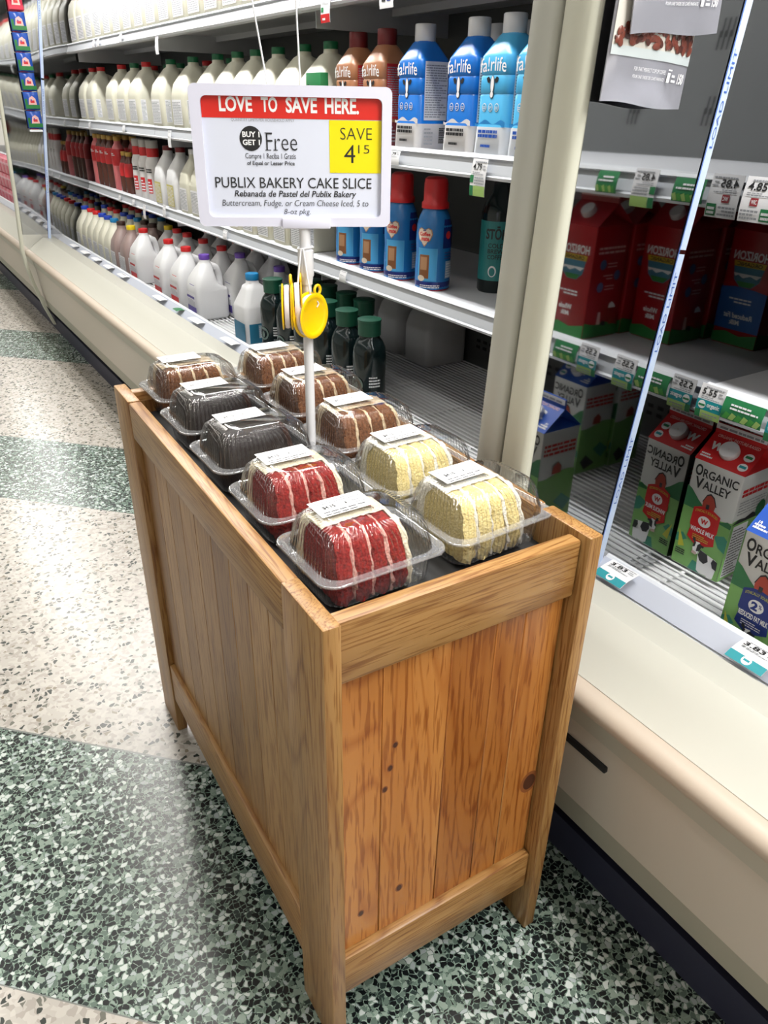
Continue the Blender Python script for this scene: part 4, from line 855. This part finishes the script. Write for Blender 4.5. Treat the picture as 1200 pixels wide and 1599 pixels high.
    # printed gable
    L_ = math.hypot(CW, CG); fg = Frame((-CW, 0, CH), (0, -1, 0), (CW, 0, CG))
    m.lines(fg, -.043, .008, -.020, .018, 2, WHT, .0006, 3, .6)
    if kind == 'whole': m.text(fg, 'W', -.038, .026, -.014, .042, WHT, .0006, .06)
    else: m.text(fg, '2', -.020, .024, -.002, .044, WHT, .0006, .04); m.text(fg, '12', -.040, .008, -.034, .022, WHT, .0006, .03)
    for u, v, r_ in ((.033, .034, .009), (.034, .014, .0085)): m.disc(fg, u, v, r_, r_*.9, WHT, .0006, 16); m.rect(fg, u-.006, v-.002, u+.006, v+.003, DKG if v > .02 else TEAL, .0010)
    ff = Frame((-.0022, 0, CH+CG), (0, -1, 0), (0, 0, 1)); m.rect(ff, -CW+.0005, .006, CW-.0005, .0165, PAPER, .0004); m.lines(ff, -.04, .008, .042, .0145, 1, GREY, .0008, 2, .6)
    m.text(fg, 'ORGANIC PASTURE-RAISED', -.038, L_-.010, .040, L_-.004, mat('pale_pink_print', (.75, .45, .42), .4), .0006, .01)
    return m.mesh('printed_artwork', False)
hzred = mat('carton_red', (.36, .006, .012), .3); grass = mat('grass_print', (.03, .22, .05), .4)
def hz_print(kind):
    m = M(); fr = Frame((-CW, 0, 0), (0, -1, 0), (0, 0, 1)); a = CW
    if kind == 'blue': m.poly(fr, [(-a, .030), (a, .030), (a, .106), (.02, .110), (-.02, .108), (-a, .104)], mat('carton_blue_panel', (.012, .10, .36), .4), .0004)
    m.poly(fr, [(-a+.0005, .002), (a-.0005, .002), (a-.0005, .020), (.02, .026), (-.01, .020), (-a+.0005, .028)], grass, .0006)
    m.text(fr, 'HORIZON', -.036, .158, .036, .174, WHT, .0006, .03); m.poly(fr, [(-.033, .156), (.033, .156), (.031, .146), (-.031, .146)], mat('organic_gold', (.60, .40, .02), .4), .0006); m.text(fr, 'ORGANIC', -.026, .1475, .026, .1545, BLK, .0010, .02)
    m.poly(fr, [(-.031, .146), (.031, .146), (.026, .122), (.012, .110), (-.012, .110), (-.026, .122)], mat('pasture_blue', (.05, .20, .30), .4), .0006); m.poly(fr, [(-.0285, .134), (.0285, .134), (.025, .128), (.018, .131), (.008, .126), (-.006, .131), (-.02, .127)], WHT, .0010); m.poly(fr, [(-.02, .120), (.02, .120), (.012, .111), (-.012, .111)], grass, .0010)
    m.lines(fr, -.02, .080, .03, .092, 2, PAPER, .0008, 5, .5)
    m.text(fr, 'Whole' if kind == 'red' else 'Reduced Fat', -.012 if kind == 'red' else -.03, .052, .022 if kind == 'red' else .03, .062, WHT, .0008, .03, .2); m.text(fr, 'Milk', -.006, .040, .016, .049, WHT, .0008, .03, .2)
    for n_, (o, ux) in enumerate((((0, -CW, 0), (1, 0, 0)), ((0, CW, 0), (-1, 0, 0)))):
        f2 = Frame(o, ux, (0, 0, 1)); m.poly(f2, [(-a+.0005, .002), (a-.0005, .002), (a-.0005, .032), (.02, .026), (-.01, .030), (-a+.0005, .020)], grass, .0005)
        m.lines(f2, -.036, .160, .036, .176, 2, RED if 0 else mat('pale_pink_print'), .0006, 4, .5)
        for j, (u, v) in enumerate(((.018, .14), (-.024, .118), (.018, .098))): m.disc(f2, u, v, .0085, .0095, mat('round_picture_blue', (.08, .14, .30), .4), .0006); m.lines(f2, u-.038 if u > 0 else u+.012, v-.006, u-.012 if u > 0 else u+.040, v+.006, 2, mat('pale_pink_print'), .0006, j, .35)
        m.poly(f2, [(-.034, .056), (-.014, .056), (-.015, .064), (-.022, .068), (-.030, .062)], WHT, .0006)
        m.poly(f2, [(-.03, .024), (-.02, .024), (-.021, .036), (-.028, .036)], barn, .0008); m.poly(f2, [(.004, .026), (.014, .026), (.013, .050), (.006, .050)], mat('pale_pink_print'), .0008); m.poly(f2, [(-.012, .022), (.002, .024), (.0, .032), (-.010, .031)], cowb, .0008)
    ff = Frame((-.0022, 0, CH+CG), (0, -1, 0), (0, 0, 1)); m.rect(ff, -CW+.0005, .008, CW-.0005, .0165, mat('pale_pink_print'), .0004)
    return m.mesh('printed_artwork', False)
def carton(loc, kind, label, group, rz=0, capm='white'):
    t = thing('milk_carton', label, 'milk carton', loc, rz, group)
    top = dict(whole=RED, two=BLUE, red=hzred, blue=hzred)[kind]; side = cartw if kind in ('whole', 'two') else hzred
    link('body', cached('ctb'+top.name+side.name, lambda: carton_body(top, side)), t)
    link('printed_artwork', cached('cta'+kind, lambda: ov_print(kind) if kind in ('whole', 'two') else hz_print(kind)), t)
    c = link('cap', cap_mesh(.0165 if kind in ('whole', 'two') else .014, .012, CAPM['white'], 'ct'), t, (-CW*.50, 0, CH+CG*.50)); c.rotation_euler = (0, -math.atan2(CG, CW), 0)
    return t
for k, (x, y, kind, lab) in enumerate((
        (.886, .1435, 'whole', 'organic whole milk carton with a red top beside the dark mirrored panel'), (.990, .1425, 'whole', 'red topped milk carton in the shade behind the front whole milk carton'),
        (1.094, .142, 'whole', 'red topped milk carton at the very back behind the whole milk cartons'),
        (.731, -.060, 'two', 'two percent milk carton with a blue top cut by the right edge of the photo'),
        (.994, -.2035, 'two', 'blue topped carton outside the frame, the large blue one seen mirrored'), (1.097, -.20, 'two', 'blue topped carton standing behind the mirrored large blue one'))):
    carton((x, y, DECK), kind, lab, 'organic milk cartons on the deck', R(2) if k == 0 else 0)
for k, (x, y, kind, lab) in enumerate(((.895, -.150, 'red', 'red half gallon carton mirrored nearest the cream case frame'), (.997, -.148, 'red', 'red carton standing behind the leftmost mirrored red carton'), (1.0185, -.045, 'red', 'red half gallon carton mirrored right across the load limit strip'), (1.12, -.04, 'red', 'red carton standing behind the one mirrored across the load limit strip'),
        (1.13, .065, 'blue', 'red carton with a blue lower half mirrored at the right of the shelf'), (1.235, .065, 'blue', 'red and blue carton at the back wall behind the mirrored one'))):
    carton((x, y, S2), kind, lab, 'red milk cartons on the shelf', 0)

# ------------------------------------------------------------------ price tags
def tagbox(t, w_, h_, name='ticket', tilt=.0, m_=PAPER):
    b = M(); n = 6
    f = []
    for j in range(n+1): f.append((-.006*math.sin(j/n*2.2)+.0, h_*(1-j/n)))
    b.loft([[(x, -w_/2, z) for x, z in f]+[(x+.0006, -w_/2, z) for x, z in f[::-1]], [(x, w_/2, z) for x, z in f]+[(x+.0006, w_/2, z) for x, z in f[::-1]]], m_)
    link(name, b.mesh(name, True, 60), t)
    return lambda u, v, h: Vector((-.006*math.sin((1-v/h_)*2.2)-h-.0004, -u, v))
def price_tag(loc, price, kind, label, w_=.046, h_=.055, tilt=0.0, group='price tags on the shelf rails'):
    t = thing('price_tag', label, 'price tag', loc, 0, group); t.rotation_euler = (0, tilt, 0)
    fr = tagbox(t, w_, h_); m = M(); a = w_/2
    def rect(u0, v0, u1, v1, c, h=.0002): m.rect(fr, u0, v0, u1, v1, c, h, 1, 3)
    if price: m.text(fr, price, -a*.78, h_*.70, a*.35, h_*.88, BLK, .0004, .02); m.lines(fr, a*.5, h_*.72, a*.9, h_*.88, 2, GREY, .0004, 3)
    m.lines(fr, -a*.6, h_*.90, a*.9, h_*.97, 1, GREY, .0004, 4, .5); m.lines(fr, -a*.75, h_*.58, a*.7, h_*.68, 2, GREY, .0004, 6, .5)
    if kind == 'organic':
        rect(-a, h_*.24, a, h_*.55, TEAL); m.disc(fr, -a*.55, h_*.40, w_*.15, w_*.15, WHT, .0005, 16); m.rect(fr, -a*.80, h_*.36, -a*.30, h_*.42, DKG, .0007); m.text(fr, 'organic', -a*.15, h_*.32, a*.85, h_*.49, WHT, .0005, .03)
        rect(-a*.55, 0, a, h_*.24, LIME); rect(-a, 0, -a*.58, h_*.24, DKG); m.lines(fr, -a*.4, h_*.03, a*.9, h_*.2, 2, GREY, .0005, 5, .5)
    if kind == 'wic':
        rect(-a*.72+a*.3, h_*.36, a*.05, h_*.54, mat('tag_maroon', (.30, .03, .04), .4)); m.text(fr, 'WIC', -a*.36, h_*.40, -a*.01, h_*.50, WHT, .0005, .02); m.lines(fr, -a*.9, h_*.06, a*.25, h_*.30, 3, GREY, .0005, 5, .6); rect(a*.32, h_*.04, a*.95, h_*.32, DKG); m.lines(fr, a*.4, h_*.08, a*.88, h_*.28, 2, WHT, .0005, 4, .6)
    if kind == 'deck':
        rect(-a, 0, a, h_*.32, TEAL); m.disc(fr, 0, h_*.20, w_*.13, w_*.13, WHT, .0005, 16); m.rect(fr, -w_*.08, h_*.16, w_*.08, h_*.24, TEAL, .0007)
    if kind == 'lime':
        rect(-a*.5, 0, a, h_*.28, LIME); rect(-a, 0, -a*.53, h_*.28, DKG); rect(-a, h_*.36, -a*.55, h_*.56, DKG); m.lines(fr, -a*.4, h_*.32, a*.9, h_*.56, 3, GREY, .0005, 7, .5)
    if kind == 'redfoot': rect(-a, 0, a, h_*.28, RED); m.lines(fr, -a*.6, h_*.08, a*.3, h_*.2, 1, WHT, .0005, 3, .6); rect(-a*.9, h_*.34, -a*.35, h_*.5, DKG)
    if kind == 'squares': rect(-a*.62, h_*.28, -a*.08, h_*.66, BLK); rect(a*.12, h_*.28, a*.66, h_*.66, NAVY); rect(-a*.5, h_*.4, -a*.2, h_*.55, mat('tag_maroon', (.30, .03, .04), .4), .0006)
    link('printed_marks', m.mesh('printed_marks', False), t)
    return t
def leaf_strip(y0, y1, z, label):
    t = thing('shelf_strip', label, 'shelf strip', (.807, (y0+y1)/2, z), 0, 'green leaf strips on the shelf rails'); w_ = y1-y0
    fr = tagbox(t, w_, .034, 'strip', 0, DKG); m = M()
    for j in range(6): u = -w_*.45+w_*.9*j/6; m.poly(fr, [(u, .002), (u+w_*.12, .001), (u+w_*.2, .010), (u+w_*.08, .013)], LIME if j % 2 else mat('leaf_green', (.07, .34, .06), .4), .0005)
    m.lines(fr, -w_*.3, .018, w_*.4, .029, 2, PAPER, .0006, 3, .5); link('printed_leaves', m.mesh('printed_leaves', False), t)
price_tag((.811, 0.166, .744), '5.55', 'organic', 'price tag reading 5.55 with a teal organic band on the right case shelf')
leaf_strip(0.071, 0.141, .757, 'green leaf strip to the right of the 5.55 organic tag')
leaf_strip(-0.129, -0.069, .757, 'green leaf strip farther right on the organic shelf, seen mirrored')
price_tag((.811, 0.042, .744), '5.55', 'organic', 'price tag reading 5.55 mirrored across the load limit strip')
price_tag((.811, -0.044, .744), '5.55', 'organic', 'price tag reading 5.55 mirrored nearest the cream case frame')
price_tag((.811, 0.166, 1.046), '4.85', 'wic', 'white price tag reading 4.85 at the right edge of the photo', .052, .06)
leaf_strip(0.078, 0.134, 1.062, 'green leaf strip on the upper right shelf beside the 4.85 tags')
price_tag((.811, 0.018, 1.046), '4.85', 'lime', 'small 4.85 price tag with a lime foot mirrored left of the strip', .048, .058)
leaf_strip(-0.082, -0.036, 1.062, 'green leaf strip mirrored farthest left on the upper right shelf')
price_tag((.598, .141, .5095), '3.83', 'deck', 'deck price tag reading 3.83 beside the right corner of the bin', .056, .046, R(70), 'price tags on the deck rail')
price_tag((.598, -.105, .5095), '3.83', 'deck', 'deck price tag reading 3.83 below the cut off blue carton', .056, .046, R(70), 'price tags on the deck rail')
price_tag((.809, 1.42, 1.365), '', 'redfoot', 'hanging tag with a red foot on the top shelf above the caramel bottles', .045, .065)
price_tag((.809, 1.145, 1.375), '', 'squares', 'hanging tag with two dark squares on the top shelf rail', .055, .045)
price_tag((.809, .79, 1.025), '4.79', 'lime', 'hanging price tag reading 4.79 with a lime foot below the pale blue bottle', .048, .07)
price_tag((.810, 1.105, 1.065), '1.79', 'plain', 'flat price tag reading 1.79 on the rail right of the sale sign', .045, .030)
for k, (y, z, h_) in enumerate(((2.73, 1.345, .06), (3.19, 1.405, .03), (3.55, 1.405, .03), (3.63, 1.405, .03), (2.70, 1.03, .06), (3.32, 1.064, .03), (3.93, 1.064, .03), (3.55, .752, .03), (3.32, .752, .03), (3.16, .715, .06), (2.87, .752, .05), (2.20, .752, .032), (1.35, .752, .03))):
    price_tag((.810, y, z), '', 'plain', 'small white '+('hanging ' if h_ > .04 else '')+'ticket on the '+('top' if z > 1.3 else 'middle' if z > 1 else 'lower')+' shelf rail, '+ORD[sum(1 for q in ((2.73, 1.3), (3.19, 1.4), (3.55, 1.4), (3.63, 1.4), (2.70, 1.03), (3.32, 1.06), (3.93, 1.06), (3.55, .75), (3.32, .75), (3.16, .71), (2.87, .75), (2.20, .75), (1.35, .75)) if q[0] > y and abs(q[1]-z) < .12)]+' from the far end', .035, h_)
for k, y in enumerate((3.85, 3.62, 3.40, 3.18, 2.95, 2.45, 2.05, 1.75)):
    t = price_tag((.600, y, .5095), '', 'plain', 'white ticket on the deck rail of the long case, '+ORD[k]+' from the far end', .10, .036, R(86), 'tickets on the long deck rail')
t = thing('deck_ticket', 'tiny green ticket on the long deck rail below the red capped jugs', 'ticket', (.600, 2.235, .5095)); t.rotation_euler = (0, R(86), 0); tagbox(t, .045, .036, 'ticket', 0, DKG)

# ------------------------------------------------------------------ hanging bags and packets
bagm = mat('silver_film', (.40, .40, .45), .2, .45, bump=.35, bscale=28); bagp = mat('pale_pouch', (.58, .55, .50), .3); beanm = mat('coffee_bean', (.16, .035, .02), .3); beand = mat('coffee_bean_dark', (.07, .016, .010), .35); bandm = mat('band_silver', (.52, .57, .58), .3)
def pouch(u0, u1, z0, z1, m_, sag, mm=None, depth=.02):
    mm = mm or M(); nu, nv = 14, 12; F = []; Bk = []
    for j in range(nv+1):
        for i in range(nu+1):
            s, q = i/nu, j/nv; e = (math.sin(math.pi*s)**.6)*(math.sin(math.pi*min(1, q*.92+.02))**.7)
            u = u0+(u1-u0)*s; z = z0+(z1-z0)*q+sag*math.sin(s*7)*(1-q)
            d = depth*e+.002*math.sin(s*11+q*5)*e
            F.append((u, -d, z)); Bk.append((u, .0015+d*.15, z))
    W_ = nu+1; q_ = [[j*W_+i, j*W_+i+1, (j+1)*W_+i+1, (j+1)*W_+i] for j in range(nv) for i in range(nu)]
    n = len(F); edge = [i for i in range(W_)]+[j*W_+nu for j in range(1, nv+1)]+[nv*W_+i for i in range(nu-1, -1, -1)]+[j*W_ for j in range(nv-1, 0, -1)]
    fs = q_+[[n+k for k in f[::-1]] for f in q_]+[[edge[k], n+edge[k], n+edge[(k+1) % len(edge)], edge[(k+1) % len(edge)]] for k in range(len(edge))]
    return mm.add(F+Bk, fs, m_), (lambda u, v, h: None)
def coffee_bag(loc, w_, h_, label, tilt, lower):
    t = thing('coffee_bag', label, 'coffee bag', loc, 0, 'coffee bags on the clip strip'); t.rotation_euler = (0, tilt, 0)
    D = .010
    m, _ = pouch(-w_/2, w_/2, 0, h_, bagm, .0015, depth=D); link('pouch', m.mesh('pouch', True, 70), t)
    def fr(u, v, h):      # the printed film follows the swell of the pouch
        s_, q = u/w_+.5, v/h_; s_ = min(max(s_, 0), 1); e = (math.sin(math.pi*s_)**.6)*(math.sin(math.pi*min(1, q*.92+.02))**.7)
        return Vector((u, -(D*e+.002*math.sin(s_*11+q*5)*e)-.0004-h, v))
    m = M(); a = w_/2-.0015
    m.rect(fr, -a, .0555, a, h_-.02, bagp, .0004, 24, 10)
    for j in range(9): m.rect(fr, -a+.045+j*.011, .075, -a+.0462+j*.011, h_-.02, mat('pouch_line', (.40, .34, .26), .4), .0008, 1, 8)
    m.rect(fr, -a, .046, a, .0555, bandm, .0006, 24, 2)
    link('printed_panel', m.mesh('printed_panel', True, 60), t)
    rnd = random.Random(4); b = M()
    for j in range(90):
        u = -a+.005+(2*a-.010)*((j*.618) % 1); top = .020+.008*math.sin(u*45+1)+.005*math.sin(u*110); v = .0590+rnd.uniform(0, max(top, .006)); r_ = rnd.uniform(.0042, .0062); an = rnd.uniform(0, 6.3)
        ring = [fr(u+r_*math.cos(k*.524)*math.cos(an)-r_*.64*math.sin(k*.524)*math.sin(an), v+r_*math.cos(k*.524)*math.sin(an)+r_*.64*math.sin(k*.524)*math.cos(an), .0010+j*.00001) for k in range(12)]
        b.add([fr(u, v, .0026+j*.00001)]+ring, [[0, k+1, (k+1) % 12+1] for k in range(12)], beanm if j % 3 else beand)
    o = link('printed_beans', b.mesh('printed_beans', True, 80), t); o['kind'] = 'stuff'
    x = M(); x.text(fr, 'FOR THAT PERFECT CUP OF COFFEE', -.030, .0335, .022, .0375, PAPER, .0009); x.text(fr, 'POUR UNE TASSE DE CAFÉ PARFAITE', -.030, .0265, .022, .0305, PAPER, .0009)
    x.text(fr, '150', .050, .026, .062, .037, WHT, .0009, .03, .1); x.rect(fr, .027, .026, .033, .036, WHT, .0009); x.rect(fr, .027, .038, .035, .0395, WHT, .0009); x.lines(fr, .037, .027, .046, .037, 2, PAPER, .0009, 3, .5)
    link('lettering', x.mesh('lettering', False), t)
coffee_bag((.5345, .173, 1.190), .140, .19, 'lower silver coffee bag printed with beans hanging on the dark mirrored panel', R(3), True)
coffee_bag((.557, .159, 1.262), .148, .19, 'upper silver coffee bag, cut off by the top of the photo', R(-3), False)
t = thing('clip_strip', 'thin hanging strip holding the two coffee bags at the mirrored panel', 'clip strip', (.545, .183, 1.30)); link('strip', M().box((-.012, 0, 0), (.012, .002, .63), WHITE_METAL).mesh('strip'), t); link('hook', M().tube([(0, .001, .60), (0, -.012, .61), (0, -.012, .64), (0, .004, .65)], .002, WHITE_METAL, 6).mesh('hook'), t)
# far snack packets on a strip
pkr = mat('packet_red', (.55, .02, .06), .25); pkb = mat('packet_blue', (.02, .08, .40), .25); pkg = mat('packet_green', (.02, .17, .04), .25)
t = thing('clip_strip', 'far hanging strip of red and blue snack packets at the left edge', 'clip strip', (.585, YF-.012, 1.04)); link('strip', M().box((-.020, 0, 0), (.020, .002, .90), pkr).mesh('strip'), t)
link('end_clip', M().box((-.028, -.020, 0), (.036, .0, .010), WHITE_METAL, .001).mesh('end_clip'), t)
for k in range(8):
    z = 1.055+k*.086
    t = thing('snack_packet', 'small '+('red' if k > 5 else 'blue and green')+' snack packet on the far strip, '+ORD[k]+' from the bottom', 'snack packet', (.592+.004*k*.3, YF-.016-.003*(k % 2), z), 0, 'snack packets on the far strip')
    m, _ = pouch(-.036, .036, 0, .082, pkb if k <= 5 else pkr, .001, depth=.012); link('pouch', m.mesh('pouch', True, 70), t)
    fr = Frame((0, -.0128, 0), (1, 0, 0), (0, 0, 1)); m = M(); m.rect(fr, -.034, .006, .034, .024, pkg if k <= 5 else pkr, .0004); m.rect(fr, -.034, .024, -.022, .05, pkg if k <= 5 else pkr, .0004); m.poly(fr, [(-.018, .024), (.022, .024), (.018, .052), (.004, .064), (-.012, .054)], mat('pale_pink_print'), .0006); m.rect(fr, -.008, .032, .012, .044, RED, .0009)
    link('printed_panel', m.mesh('printed_panel', False), t)
# pink tubs in the farthest case
pink = mat('pink_pack', (.72, .16, .22), .3); pinkl = mat('pink_pack_light', (.80, .42, .48), .35)
for k in range(24):
    y, zl = 6.1+.16*(k % 8), k//8
    t = thing('pink_package', 'pink package in the farthest case, '+('bottom', 'middle', 'top')[zl]+' layer, '+ORD[k % 8]+' from the front', 'package', (.80, y, DECK+.0015+zl*.1115), 0, 'pink packages in the farthest case')
    link('box', cached('pk', lambda: M().box((-.07, -.07, 0), (.07, .07, .11), pink, .012).mesh('box')), t); link('lid_band', cached('pkl', lambda: M().box((-.0712, -.0712, .062), (.0712, .0712, .088), pinkl, .008).mesh('lid_band')), t)
